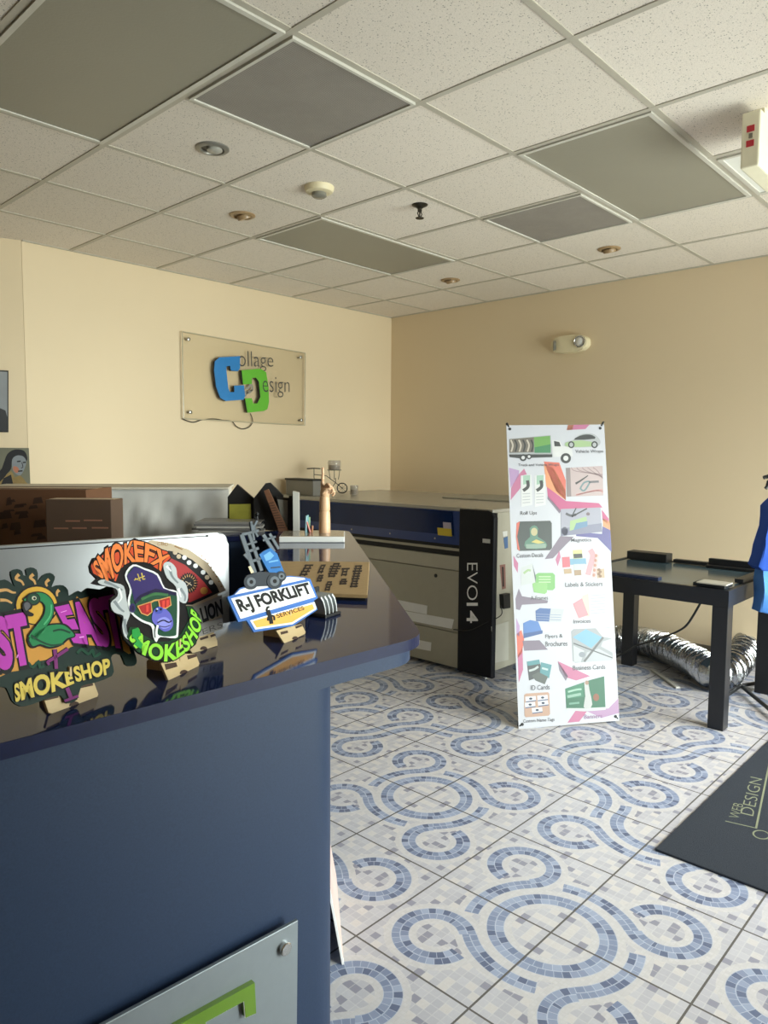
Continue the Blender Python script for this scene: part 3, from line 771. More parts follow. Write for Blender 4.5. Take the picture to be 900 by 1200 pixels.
BKI, GRN, DGR, LGR, WHI, SIL, TEA = ink(52, 54, 56), ink(116, 176, 84), ink(44, 112, 84), ink(176, 206, 150), ink(236, 236, 238), ink(190, 194, 196), ink(92, 156, 164)
z = .0005
def pp(pts, c, dz=0., sm=0): a.poly(pts, c, z+dz, .0002, sm)
# truck
pp([(52, 108), (206, 94), (212, 166), (53, 166)], SIL); pp([(53, 110), (144, 102), (144, 158), (53, 160)], ink(120, 112, 100), .0002)
for k in range(6): a.stroke([(58+15*k, 112), (66+15*k, 132), (60+15*k, 156)], 6, BKI if k % 2 else ink(214, 204, 188), z+.0005, .0001)
pp([(144, 102), (204, 97), (206, 160), (146, 160)], GRN, .0002); pp([(146, 140), (206, 128), (206, 160), (146, 160)], ink(62, 142, 92), .0004)
pp([(52, 166), (212, 164), (212, 176), (88, 180), (54, 176)], BKI); pp([(210, 112), (240, 116), (248, 134), (284, 140), (288, 172), (214, 176)], WHI, .0001); pp([(218, 116), (238, 120), (244, 136), (220, 136)], BKI, .0003)
for x, y, r in ((104, 178, 13), (126, 174, 10), (262, 180, 19)): a.ell(x, y, r, r, BKI, z+.0005, .0001); a.ell(x, y, r*.5, r*.5, WHI, z+.0007, .0001)
# car
pp([(258, 132), (262, 120), (290, 112), (312, 94), (340, 88), (368, 92), (388, 112), (388, 128), (366, 138), (270, 140)], SIL, 0, 3); pp([(262, 122), (320, 114), (380, 126), (360, 136), (270, 138)], LGR, .0002, 2)
pp([(292, 112), (314, 97), (338, 92), (360, 95), (370, 108)], BKI, .0002, 2)
for x in (282, 368): a.ell(x, 130, 12, 13, BKI, z+.0005, .0001); a.ell(x, 130, 7, 8, SIL, z+.0007, .0001)
# roll ups
for x in (96, 146):
    pp([(x, 244), (x+40, 240), (x+42, 352), (x+2, 360)], WHI); pp([(x+8, 244), (x+34, 242), (x+34, 272), (x+8, 278)], ink(170, 206, 186), .0002); a.stroke([(x+24, 262), (x+26, 285), (x+8, 300)], 12, BKI, z+.0004, .0001)
    for k in range(4): a.stroke([(x+6, 312+11*k), (x+34, 310+11*k)], 3, SIL, z+.0002, .0001)
# rug-like picture with eye shape
pp([(262, 216), (398, 208), (401, 318), (266, 322)], ink(206, 186, 186)); pp([(262, 216), (278, 215), (282, 321), (266, 322)], ink(150, 136, 138), .0002)
for k in range(5): a.stroke([(282+20*k, 214), (300+20*k, 228), (398, 240+4*k)], 3, ink(172, 146, 148), z+.0002, .0001)
for k in range(3): a.stroke([(300, 318-2*k), (360+10*k, 300), (399, 296+6*k)], 4, ink(222, 164, 164), z+.0002, .0001)
a.stroke([(298, 274), (318, 262), (344, 244)], (8, 3), BKI, z+.0004, .0001); a.stroke([(314, 290), (330, 300), (350, 268), (330, 270), (316, 290)], 6, ink(120, 150, 156), z+.0004, .0001); a.stroke([(348, 268), (384, 266)], 8, ink(120, 116, 122), z+.0004, .0001)
# car magnet
pp([(243, 368), (390, 362), (396, 452), (244, 468)], ink(176, 176, 192)); pp([(244, 440), (395, 420), (396, 452), (244, 468)], ink(140, 142, 166), .0002)
a.stroke([(262, 384), (280, 392), (300, 388)], 9, ink(86, 86, 94), z+.0003, .0001); a.stroke([(284, 396), (300, 364)], 4, BKI, z+.0003, .0001); a.stroke([(284, 396), (340, 366)], 5, BKI, z+.0003, .0001); a.ell(344, 386, 7, 6, ink(120, 100, 110), z+.0003, .0001)
pp([(278, 412), (338, 396), (342, 432), (276, 448)], LGR, .0003); pp([(300, 420), (342, 412), (342, 432), (290, 446)], ink(112, 150, 186), .0005); a.ell(258, 450, 12, 16, ink(96, 100, 116), z+.0003, .0001)
# decal
pp([(80, 420), (90, 414), (204, 411), (210, 420), (211, 512), (204, 520), (90, 523), (82, 516)], ink(66, 76, 74)); pp([(80, 420), (92, 414), (82, 470), (92, 522), (84, 518), (78, 470)], COR, .0002)
pp([(128, 440), (146, 428), (160, 440), (158, 470), (186, 488), (188, 512), (116, 514), (112, 488), (130, 470)], ink(92, 140, 120), .0002, 2); a.ell(145, 452, 12, 15, ink(206, 196, 150), z+.0004, .0001); pp([(134, 490), (152, 480), (184, 492), (160, 496)], ink(222, 206, 120), .0005); pp([(114, 498), (188, 496), (188, 512), (116, 514)], ink(150, 176, 160), .0005)
# a-frames
pp([(98, 584), (138, 570), (150, 640), (96, 650)], ink(216, 220, 220)); pp([(138, 570), (152, 620), (150, 640)], ink(110, 116, 126), .0002); a.stroke([(106, 606), (122, 594), (132, 596)], 8, ink(176, 206, 150), z+.0002, .0001)
pp([(148, 612), (160, 604), (214, 604), (222, 612), (222, 660), (214, 668), (196, 668), (150, 650)], ink(132, 196, 116), .0001); pp([(138, 644), (146, 640), (190, 640), (194, 646), (192, 676), (184, 682), (144, 676)], ink(150, 206, 130), .0003)
for k in range(3): a.stroke([(162, 618+10*k), (206, 618+10*k)], 4, ink(196, 226, 180), z+.0004, .0001)
# labels and stickers
for x0, y0, x1, y1, c in ((288, 520, 322, 550, ink(226, 226, 150)), (248, 546, 276, 582, ink(222, 110, 126)), (276, 552, 336, 572, ink(126, 176, 206)), (290, 572, 334, 592, ink(206, 212, 214)), (254, 590, 282, 606, ink(196, 166, 130)), (292, 590, 318, 612, ink(176, 146, 116)), (290, 534, 322, 548, BKI), (376, 590, 404, 622, ink(202, 176, 146))):
    pp([(x0, y0), (x1, y0-2), (x1+2, y1), (x0+2, y1+2)], c, .0001*(x0 % 3))
a.stroke([(352, 518), (362, 540), (352, 580), (344, 612)], 20, ink(226, 166, 176), z, .0002); a.stroke([(378, 534), (374, 570), (366, 622)], 16, ink(226, 196, 196), z, .0002)
for k in range(5): a.ell(374-2*k, 540+18*k, 5, 6, ink(196, 140, 120), z+.0004, .0001)
for k in range(4): a.ell(384+5*(k % 2), 592+8*k, 6, 5, ink(140, 100, 70), z+.0005, .0001)
# invoices
pp([(346, 674), (412, 668), (416, 764), (350, 768)], ink(222, 222, 226)); pp([(322, 690), (345, 680), (350, 766), (338, 766)], ink(236, 226, 196)); pp([(288, 718), (322, 698), (346, 760), (310, 772)], ink(236, 156, 166), .0002)
for k in range(7): a.stroke([(354, 688+11*k), (408, 684+11*k)], 3, ink(190, 190, 200), z+.0002, .0001)
# flyers
pp([(150, 744), (166, 734), (256, 738), (244, 786), (152, 782)], ink(206, 210, 216)); pp([(150, 744), (166, 734), (206, 736), (200, 784), (152, 782)], ink(72, 108, 172), .0002)
for k in range(3): a.stroke([(152, 756+9*k), (244, 760+9*k)], 2, ink(150, 166, 196), z+.0004, .0001)
pp([(104, 790), (130, 778), (160, 784), (176, 826), (106, 844)], ink(84, 134, 206)); pp([(106, 828), (176, 816), (176, 828), (106, 846)], ink(60, 96, 160), .0002); pp([(164, 792), (214, 796), (204, 822), (178, 824)], ink(226, 230, 236))
# business cards
pp([(282, 820), (290, 812), (424, 806), (431, 812), (436, 920), (430, 928), (296, 936), (288, 930)], ink(170, 174, 180)); pp([(288, 842), (336, 812), (396, 842), (356, 882)], ink(130, 186, 216), .0002); pp([(372, 808), (431, 808), (432, 846), (398, 840)], ink(216, 220, 226), .0002); pp([(398, 858), (434, 846), (436, 900), (392, 876)], ink(206, 210, 216), .0002)
pp([(290, 872), (330, 892), (318, 934), (292, 934)], ink(206, 210, 214), .0002); pp([(340, 898), (384, 884), (434, 912), (430, 928), (330, 934)], ink(196, 200, 208), .0002); a.stroke([(330, 932), (400, 842)], 8, ink(110, 112, 116), z+.0004, .0001); a.stroke([(290, 864), (434, 918)], 4, ink(90, 92, 96), z+.0005, .0001); a.ell(322, 906, 12, 10, ink(150, 156, 166), z+.0005, .0001)
# id cards
pp([(118, 932), (164, 924), (176, 984), (126, 1002)], ink(76, 82, 84)); pp([(118, 932), (164, 924), (167, 940), (121, 948)], TEA, .0002); pp([(170, 934), (210, 944), (200, 994), (166, 974)], TEA, .0001); pp([(136, 984), (160, 970), (196, 988), (184, 1016), (150, 1002)], ink(96, 104, 100), .0003)
a.stroke([(126, 966), (146, 960), (160, 950)], 8, ink(206, 216, 216), z+.0004, .0001); a.stroke([(174, 956), (196, 962)], 7, ink(206, 226, 226), z+.0004, .0001)
# banners picture
pp([(260, 1032), (352, 1000), (404, 986), (409, 1108), (330, 1114), (264, 1110)], DGR); pp([(260, 1032), (326, 1010), (328, 1062), (262, 1070)], ink(60, 134, 102), .0002); pp([(262, 1104), (330, 1104), (409, 1100), (409, 1110), (330, 1116), (264, 1112)], ink(214, 222, 220), .0002)
pp([(330, 1010), (342, 1002), (350, 1040), (360, 1090), (346, 1106), (328, 1100), (334, 1060)], ink(206, 206, 206), .0003, 2); a.ell(340, 1010, 7, 8, ink(176, 140, 120), z+.0006, .0001); a.ell(374, 1064, 11, 14, ink(150, 92, 70), z+.0004, .0001)
a.stroke([(270, 1044), (300, 1036), (320, 1034)], 7, ink(166, 206, 186), z+.0004, .0001); a.stroke([(268, 1062), (318, 1052)], 10, ink(150, 190, 172), z+.0004, .0001); a.stroke([(274, 1088), (312, 1084)], 7, ink(120, 170, 150), z+.0004, .0001)
# name tags
pp([(108, 1056), (114, 1050), (196, 1045), (201, 1050), (204, 1126), (198, 1132), (114, 1138), (109, 1132)], ink(206, 168, 146))
for x, y in ((112, 1062), (156, 1058), (110, 1084), (158, 1078), (136, 1104)):
    pp([(x, y), (x+38, y-3), (x+40, y+15), (x+2, y+20)], ink(232, 234, 240), .0002); pp([(x+2, y+17), (x+40, y+12), (x+40, y+16), (x+3, y+21)], ink(110, 116, 150), .0004); a.ell(x+20, y+7, 6, 4, ink(60, 66, 90), z+.0005, .0001)
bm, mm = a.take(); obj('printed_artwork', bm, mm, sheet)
TXG = ink(84, 84, 90)
for s, x0, y0, x1, y1, sl in (('Truck and Vehicle Wraps', 86, 200, 236, 213, -.01), ('Vehicle Wraps', 297, 149, 400, 164, -.01), ('Roll Ups', 94, 376, 155, 394, -.02), ('Magnetics', 282, 476, 356, 493, -.02), ('Custom Decals', 80, 533, 178, 548, -.03), ('A-Frames', 132, 690, 196, 704, -.02), ('Labels & Stickers', 260, 640, 398, 656, -.03), ('Invoices', 290, 776, 354, 791, -.04), ('Flyers &', 186, 832, 250, 850, -.04), ('Brochures', 186, 858, 268, 876, -.03), ('Business Cards', 288, 947, 408, 964, -.04), ('ID Cards', 132, 1020, 202, 1038, -.05), ('Banners', 330, 1128, 396, 1144, -.06), ('Custom Name Tags', 104, 1146, 220, 1162, -.06)):
    a.text(s, rect(x0, y0, x1, y1, sl), TXG if s != 'Banners' else ink(160, 110, 160), .0014, .004); bm, mm = a.take(); obj('caption', bm, mm, sheet)
for c in ((55, 72), (389, 69), (101, 1164), (446, 1135)):
    u = a.uv(c); bm = B(); lathe(bm, [(.008, .0002), (.008, .002), (.004, .003), (0, .003)], a.T @ Matrix.Translation((u[0], u[1], 0)), 14); obj('grommet', bm, DARK, sheet)
w3 = lambda c, d: a.T @ Vector((*a.uv(c), d))
hub = w3((246, 600), -.06)
ends = []
for c, cc in (((45, 50), (55, 72)), ((402, 46), (389, 69)), ((88, 1180), (101, 1164)), ((460, 1148), (446, 1135))):
    e = w3(c, -.008); e.z = max(e.z, .009); g = w3(cc, .004)
    bm = B(); tube(bm, [hub, hub.lerp(e, .5)+Vector((0, 0, 0)), e], .006, 8); tube(bm, [e, w3(c, .002) if c[1] < 500 else e.lerp(g, .3), g.lerp(e, .35)], .0045, 6)
    obj('pole', bm, DARK, t)
bm = B(); lathe(bm, [(.03, -.012), (.03, .012), (0, .012)], Matrix.Translation(hub) @ Matrix.Rotation(R(90), 4, Vector((e1.x, e1.y, 0))), 16); obj('hub', bm, DARK, t)
ft = bl.lerp(br, .5)+back*.62; ft.z = .007
bm = B(); tube(bm, [hub, ft], .006, 8); obj('rear_leg', bm, DARK, t)

# ================================================================== BLACK TABLE
TX0, TX1, TY0, TY1, TZ = 3.82, 4.68, 1.19, 2.10, .725
BW = M('black_stained_wood', (24, 25, 29), .38, 0, .15, 30.)
t = thing('black_table', ((TX0+TX1)/2, (TY0+TY1)/2, 0), 'square black table with thick legs and glassy dark top against the right wall side', 'table')
lw = .078
for x in (TX0, TX1-lw):
    for y in (TY0, TY1-lw):
        bm = B(); box(bm, (x, y, 0), (x+lw, y+lw, TZ-.085), ID, 0, .003); obj('leg', bm, BW, t)
bm = B()
box(bm, (TX0, TY0, TZ-.085), (TX1, TY0+.025, TZ)); box(bm, (TX0, TY1-.025, TZ-.085), (TX1, TY1, TZ)); box(bm, (TX0, TY0+.025, TZ-.085), (TX0+.025, TY1-.025, TZ)); box(bm, (TX1-.025, TY0+.025, TZ-.085), (TX1, TY1-.025, TZ))
obj('apron', bm, BW, t)
bm = B(); box(bm, (TX0+.025, TY0+.025, TZ-.025), (TX1-.025, TY1-.025, TZ-.004)); obj('tabletop', bm, M('teal_sheen_glass', (74, 94, 104), .16, 0, .45, 3.), t)  # teal reflection on the dark glass is put into its base colour
def tp(cx, cy, z=TZ): return hz(710+cx/4.737, 630+cy/4.737, z)
def bar(p, q, w, h, bm=None):
    bm = bm or B(); p = Vector((p.x, p.y, 0)); q = Vector((q.x, q.y, 0)); d = (q-p); L = d.length; d.normalize()
    box(bm, (0, -w/2, TZ), (L, w/2, TZ+h), frame((p.x, p.y, 0), d, (-d.y, d.x, 0), (0, 0, 1)), 0, .003); return bm
def table_bar(nm, p, q, w, h, mt, label, cat='tool'):
    o = obj(nm, bar(p, q, w, h), mt, None, False, p.lerp(q, .5)); props(o, label, cat); return o
BP = M('black_plastic', (22, 24, 28), .45)
x = TX1-.06
table_bar('black_case', Vector((x-.02, 2.06, TZ)), Vector((x-.02, 1.80, TZ)), .10, .052, BP, 'black case at the left back corner of the black table', 'case')
table_bar('black_strip', Vector((x, 1.775, TZ)), Vector((x, 1.565, TZ)), .05, .022, BP, 'flat black strip beside the case on the back edge of the black table', 'strip')
table_bar('black_bar', Vector((x-.005, 1.56, TZ)), Vector((x-.005, 1.28, TZ)), .03, .05, BP, 'upright black bar in the middle of the back edge of the black table', 'bar')
table_bar('black_strip', Vector((TX1-.11, 1.56, TZ)), Vector((TX1-.11, 1.225, TZ)), .04, .014, BP, 'thin black strip lying in front of the upright bar on the black table', 'strip')
table_bar('navy_strip', Vector((TX0+.05, 2.06, TZ)), Vector((TX0+.05, 1.56, TZ)), .05, .02, M('navy_plastic', (24, 36, 64), .4), 'navy strip along the front edge of the black table, near the banner', 'strip')
table_bar('black_rail', Vector((4.1, TY0+.04, TZ)), Vector((4.52, TY0+.04, TZ)), .045, .022, BP, 'black rail along the right edge of the black table beside the blue shirt', 'rail')
o = thing('corner_clamp', (TX0+.09, TY0+.07, TZ), 'black block with a pale card on the near right corner of the black table', 'clamp')
bm = B(); box(bm, (TX0+.03, TY0+.03, TZ), (TX0+.15, TY0+.19, TZ+.02), ID, 0, .003); obj('block', bm, BP, o)
bm = B(); box(bm, (TX0+.015, TY0+.02, TZ+.02), (TX0+.12, TY0+.165, TZ+.026)); obj('card', bm, M('pale_grey_card', (172, 168, 156), .5), o)
# thin cable below the table
pts = [hz(823, 708, .64)+Vector((.0, 0, 0))]
c0 = Vector((4.0, 1.38, .645)); ps = [(823, 709, 3.95), (812, 722, 4.02), (802, 735, 4.1), (785, 744, 4.2), (765, 751, 4.3), (745, 757, 4.4)]
pts = [onX(x, y, X) for x, y, X in ps]; pts[0].z = .642
pts += [Vector((4.50, 2.02, .12)), Vector((4.56, 2.2, .01)), Vector((4.6, 2.4, .008))]
bm = B(); tube(bm, spline(pts, 6), .006, 8); props(obj('power_cable', bm, DARK, None, True, (4.5, 2.2, 0)), 'thin black cable hanging from under the black table towards the foil duct', 'cable')
# foil duct
FOIL = M('crinkled_foil', (190, 192, 194), .2, 1., .12, 60., .25, 60.)
ctr = [hz(715, 748, .10), hz(745, 750, .10), hz(775, 757, .105), hz(800, 768, .11), hz(820, 778, .11), hz(836, 788, .11), hz(850, 787, .11), hz(862, 776, .115), hz(873, 762, .13), hz(884, 748, .14)]
ctr = [Vector((4.92, 2.40, .10))] + ctr
for i, p in enumerate(ctr): p.z = max(p.z, .098)
for p in ctr: p.x = min(p.x, XW-.12)
P = spline(ctr, 40)
Q = [P[0]]
for p in P[1:]:
    while (p-Q[-1]).length > .0038: Q.append(Q[-1]+(p-Q[-1]).normalized()*.0038)
P = Q
rad = [.091+.0080*math.sin(i*math.pi*2/6.)+.002*math.sin(i*1.7) for i in range(len(P))]
bm = B(); tube(bm, P, rad, 28)
rj = random.Random(5)
for v in bm.verts: v.co += Vector((rj.uniform(-1, 1), rj.uniform(-1, 1), rj.uniform(-1, 1)))*.0018
for v in bm.verts: v.co.z = max(v.co.z, .002)
props(obj('foil_duct', bm, FOIL, None, True, (4.7, 1.7, 0)), 'crinkled silver foil duct curling over the floor beneath the black table', 'duct')
p = hz(790, 776, .0)
o = obj('floor_strip', bar(Vector((4.60, 1.88, 0)), Vector((4.35, 1.62, 0)), .03, .012), M('pale_plastic_strip', (176, 174, 168), .5), None, False, (4.5, 1.75, 0))
for v in o.data.vertices: v.co.z -= TZ
props(o, 'short pale strip lying flat on the floor in front of the foil duct', 'strip')

# ================================================================== DOOR MAT
o = thing('door_mat', (3.4, .5, 0), 'charcoal door mat with olive outline lettering on the tiled floor, right edge', 'mat')
bm = B(); box(bm, (2.478, .03, 0), (4.32, .982, .009), ID, 0, .003); obj('mat', bm, M('charcoal_carpet', (33, 40, 51), .95, 0, .25, 300., .5, 500.), o)
OL = M('olive_yarn', (124, 128, 104), .9)
bm = B(); ZM = .0096
def lineM(p, q, w=.007):
    p = Vector((*p, 0)); q = Vector((*q, 0)); d = (q-p).normalized(); n = Vector((-d.y, d.x, 0))*w/2
    add(bm, [(p-n)+Vector((0, 0, ZM)), (q-n)+Vector((0, 0, ZM)), (q+n)+Vector((0, 0, ZM)), (p+n)+Vector((0, 0, ZM))], [(0, 1, 2, 3)])
def textM(s, p, q, h, off):
    x0, x1, y0, y1 = glyph_box(s, off); vs, fs = glyphs(s, off)
    p = Vector((*p, ZM)); q = Vector((*q, ZM)); d = q-p; n = Vector((-d.y, d.x, 0)).normalized()*h
    add(bm, [p+d*((x-x0)/(x1-x0))+n*((y-y0)/(y1-y0)) for x, y in vs], fs)
textM('DESIGN', (2.968, .798), (3.349, .872), .048, -.012); textM('WEB', (2.905, .832), (3.045, .857), .036, -.012)
lineM((2.876, .763), (3.9, .97)); lineM((2.855, .866), (2.880, .762), .006)
n = 20; cc = (2.842, .735)
for k in range(n):
    A = 2*math.pi*k/n; A2 = 2*math.pi*(k+1)/n
    lineM((cc[0]+.034*math.cos(A), cc[1]+.026*math.sin(A)), (cc[0]+.034*math.cos(A2), cc[1]+.026*math.sin(A2)), .006)
obj('lettering', bm, OL, o)

# ================================================================== GARMENT RACK AND SHIRT
p1, nd, p2, p3 = hz(846, 819, .03), hz(868, 803.5, .03), hz(913, 796, .03), hz(922, 848, .03)
pole = hz(917, 821, .03); pole.z = 0
o = thing('garment_rack', pole, 'thin black garment rack standing beside the black table at the right edge', 'rack')
bm = B(); tube(bm, [p1, nd, p2], .011, 8); obj('foot_bar', bm, BP, o)
bm = B(); tube(bm, [nd, p3], .011, 8); obj('foot_bar', bm, BP, o)
for q in (p1, p2, p3):
    bm = B(); lathe(bm, [(.014, .0), (.014, .022), (0, .022)], Matrix.Translation((q.x, q.y, 0)), 12); obj('foot_cap', bm, BP, o)
mid = nd.lerp(p2, .5).lerp(p3, .34)
bm = B(); tube(bm, [p2.lerp(p3, .5), Vector((p2.x+p3.x, p2.y+p3.y, 0))/2+Vector((0, 0, 1.26))], .012, 10); tube(bm, [p2, p3], .011, 8); obj('post', bm, BP, o)
bm = B(); lathe(bm, [(.008, -.01), (.008, .01), (0, .012)], frame(nd+Vector((0, 0, .008)), (1, 0, 0), (0, 1, 0)), 10); obj('bolt', bm, M('brushed_steel'), o)
ptop = Vector((p2.x+p3.x, p2.y+p3.y, 0))/2
Pq = ptop-FW*.24; Pq.z = 0
eh = Vector((RT.x, RT.y, 0)).normalized()
a = Art(Pq, eh, (0, 0, 1), 3.75, 840, 540)
q3 = lambda c, d=0.: a.T @ Vector((*a.uv(c), d))
tp_ = ptop+Vector((0, 0, 1.24))
bm = B(); tube(bm, spline([tp_, q3((240, 72)), q3((222, 70)), q3((206, 74))], 4), .010, 8); tube(bm, spline([tp_, q3((240, 90)), q3((226, 98)), q3((222, 112)), q3((214, 122))], 4), .009, 8); obj('hook', bm, BP, o)
t = thing('blue_shirt', Vector((Pq.x, Pq.y, .55)), 'royal blue shirt hanging on the black rack at the right edge', 'shirt')
SH = M('royal_blue_cloth', (14, 66, 158), .85, 0, .2, 6.); SHL = M('lit_blue_cloth', (66, 122, 196), .85, 0, .2, 6.)  # body repeats the royal blue cloth with its lit tone painted in
def cloth(out, d0, d1, mt, nm, par):
    P = [a.uv(c) for c in out]; bm = B(); prism(bm, P, d0, d1, a.T, 0, .012); bmesh.ops.triangulate(bm, faces=bm.faces)
    bmesh.ops.subdivide_edges(bm, edges=bm.edges, cuts=2, use_grid_fill=True)
    for v in bm.verts: v.co += a.n*(.010*math.sin(v.co.z*30+v.co.x*26)+.006*math.sin(v.co.z*11-v.co.y*40))
    return obj(nm, bm, mt, par, True)
cloth([(300, 140), (255, 165), (232, 196), (205, 330), (190, 470), (186, 560), (176, 660), (300, 690), (430, 668), (410, 470), (384, 200), (350, 162)], -.05, .04, SHL, 'shirt_body', t)
cloth([(262, 158), (224, 200), (198, 330), (162, 460), (182, 478), (232, 486), (246, 330)], -.062, .052, SH, 'sleeve', t)
cloth([(338, 158), (384, 200), (402, 330), (440, 460), (420, 478), (366, 486), (352, 330)], -.062, .052, SH, 'sleeve', t)
bm = B(); tube(bm, spline([q3((268, 160)), q3((285, 185)), q3((300, 192)), q3((315, 185)), q3((334, 160))], 5), .012, 8); obj('collar', bm, SH, t, True)
bm = B(); tube(bm, spline([q3((230, 190)), q3((270, 140)), q3((300, 118)), q3((330, 140)), q3((372, 190))], 5), .006, 8); props(obj('clothes_hanger', bm, BP, None, True, q3((300, 118))), 'black clothes hanger inside the blue shirt on the rack', 'hanger')
# ================================================================== THINGS ON THE COUNTER
CT = 1.07
PLY = mat_wood('birch_ply', (214, 190, 146), (198, 170, 122), 6.); PLYE = M('laser_cut_edge', (70, 46, 30), .7)
def yawv(a): return Vector((math.cos(R(a)), math.sin(R(a)), 0))
def display_sign(base_px, yaw_deg, tilt, sc, ox, oy, label):
    """a printed sign cut-out standing in a plywood foot on the counter"""
    P = hz(*base_px, CT+.0005); e1 = yawv(yaw_deg); bk = Vector((-e1.y, e1.x, 0))
    if bk.dot(FW) < 0: bk = -bk
    e2 = Vector((0, 0, math.cos(R(tilt))))+bk*math.sin(R(tilt))
    t = thing('display_sign', P, label, 'sign', 'cut-out display signs on the counter')
    return t, Art(P, e1, e2, sc, ox, oy), bk
def foot(t, a, plate, slots, notch, bk):
    bm = B(); prism(bm, [a.uv(c) for c in plate], -.0075, -.0035, a.T, 0, .0006)
    f = obj('stand_foot', bm, PLY, t)
    bm = B()
    for s in slots: prism(bm, [a.uv(c) for c in s], -.0036, -.0028, a.T, 0)
    cx, cy, r = notch
    prism(bm, [a.uv((cx+r*math.cos(k*math.pi/10+math.pi), cy+r*.85*math.sin(k*math.pi/10+math.pi)+ (0 if 0 < k < 10 else 3))) for k in range(11)], -.0036, -.0030, a.T, 0)
    obj('slot', bm, PLYE, f)
    # rear strut
    x0, y0 = a.uv(plate[0]); xs = [a.uv(c)[0] for c in plate]; xm = (min(xs)+max(xs))/2
    bm = B(); w = a.T @ Vector((xm, 0, -.008)); w.z = CT+.0005
    prism(bm, [(0, 0), (.06, 0), (.06, .012), (.006, .05), (0, .05)], -.0016, .0016, frame(w, bk, (0, 0, 1)), 0); obj('stand_strut', bm, PLY, t)
def panel(t, a, out, mt, sm=0, edge=None):
    P = out
    if sm: P = [(p.x, p.y) for p in spline([(x, y, 0) for x, y in out], sm, True)]
    bm = B(); prism(bm, [a.uv(c) for c in P], -.003, 0, a.T, 0); return obj('sign_panel', bm, mt, t)
def gloss(nm, c): return M('print_'+nm, c, .5, 0, .05, 30., spec=.22)

# ---- flamingo sign
t, a, bk = display_sign((88, 827), 17, 14, 5.456, 0, 630, 'purple and orange cut-out sign with green flamingo shaped like a 2, leftmost on the counter')
BG = gloss('deep_green', (16, 40, 34)); GO = gloss('amber', (204, 146, 62)); YE = gloss('sun_gold', (214, 166, 56)); PU = gloss('magenta_purple', (186, 58, 178)); PUD = gloss('dark_plum', (58, 16, 54)); GN = gloss('flamingo_green', (30, 128, 76)); GND = gloss('bottle_green', (14, 66, 46)); BKP = gloss('black', (18, 16, 20)); TAN = gloss('tan', (206, 158, 96)); YT = gloss('straw_yellow', (212, 188, 86))
panel(t, a, [(-380, 580), (-330, 510), (-200, 480), (-60, 450), (-50, 380), (-90, 340), (-30, 330), (-20, 285), (30, 268), (70, 290), (95, 315), (75, 260), (70, 215), (110, 200), (142, 215), (150, 240), (172, 240), (165, 205), (195, 190), (235, 205), (243, 250), (240, 285), (275, 240), (320, 225), (352, 250), (340, 290), (330, 318), (360, 305), (405, 305), (435, 335), (440, 370), (468, 358), (500, 340), (525, 350), (560, 322), (640, 332), (685, 312), (740, 320), (800, 340), (840, 440), (850, 560), (835, 650), (870, 760), (872, 806), (842, 822), (800, 810), (775, 750), (730, 745), (710, 770), (725, 830), (715, 885), (600, 930), (520, 950), (495, 1035), (430, 1060), (388, 1010), (300, 1030), (200, 1068), (130, 1078), (75, 1040), (40, 960), (-40, 960), (-200, 1000), (-330, 940), (-390, 800)], BG, 2)
a.poly([(-360, 600), (-280, 530), (-150, 510), (0, 490), (80, 485), (110, 440), (340, 430), (400, 415), (480, 395), (490, 375), (515, 392), (600, 366), (700, 358), (780, 362), (815, 470), (812, 640), (836, 740), (800, 730), (740, 690), (680, 700), (600, 690), (480, 690), (420, 720), (300, 780), (250, 790), (180, 830), (130, 850), (60, 860), (0, 890), (-150, 930), (-320, 890)], GO, 0, .0004, 2)
a.ell(232, 432, 140, 130, BKP, .0003, .0003, 28); a.ell(232, 434, 130, 120, YE, .0005, .0003, 28)
for s in ([(-10, 340), (40, 335), (75, 350), (100, 352)], [(120, 235), (100, 262), (135, 280), (150, 306)], [(212, 235), (192, 256), (215, 275), (225, 300)], [(312, 268), (292, 288), (300, 312)], [(376, 336), (362, 352), (364, 376)], [(0, 400), (40, 402), (75, 420)]):
    a.stroke(s, (22, 10), TAN, .0004, .0003)
# word pieces left and right
a.text('WEST', quad((-345, 590), (150, 495), (205, 790), (-330, 905)), BKP, .0012, .11); a.text('WEST', quad((-340, 592), (145, 500), (198, 785), (-325, 900)), PU, .0016, .06)
a.text('EAST', quad((358, 455), (745, 375), (800, 695), (462, 665)), BKP, .0012, .11); a.text('EAST', quad((362, 458), (740, 382), (790, 690), (466, 660)), PU, .0016, .06)
HL = gloss('lilac_highlight', (232, 150, 226))
a.stroke([(382, 480), (420, 468)], 5, HL, .0019, .0002); a.stroke([(100, 770), (108, 750)], 8, HL, .0019, .0002); a.stroke([(500, 640), (530, 635)], 9, HL, .0019, .0002)
# flamingo
neck = [(160, 420), (205, 385), (265, 385), (305, 430), (300, 500), (262, 560), (222, 610), (195, 650)]
a.stroke(neck, 68, BKP, .0020, .0003, 6); a.poly([(170, 640), (230, 590), (300, 555), (380, 548), (430, 565), (478, 628), (430, 655), (380, 695), (310, 712), (250, 695), (200, 710), (172, 680)], BKP, .0020, .0003, 3)
a.stroke(neck, 52, GN, .0024, .0003, 6); a.poly([(180, 645), (235, 600), (300, 565), (375, 558), (420, 575), (468, 628), (420, 645), (375, 685), (310, 700), (250, 682), (205, 696), (184, 672)], GN, .0024, .0003, 3)
a.stroke([(190, 625), (240, 660), (320, 690), (400, 680)], 12, GND, .0028, .0002); a.stroke([(330, 600), (380, 590), (440, 610)], 12, GND, .0028, .0002); a.stroke([(318, 430), (312, 500), (270, 560)], 10, gloss('mint', (76, 176, 116)), .0028, .0002)
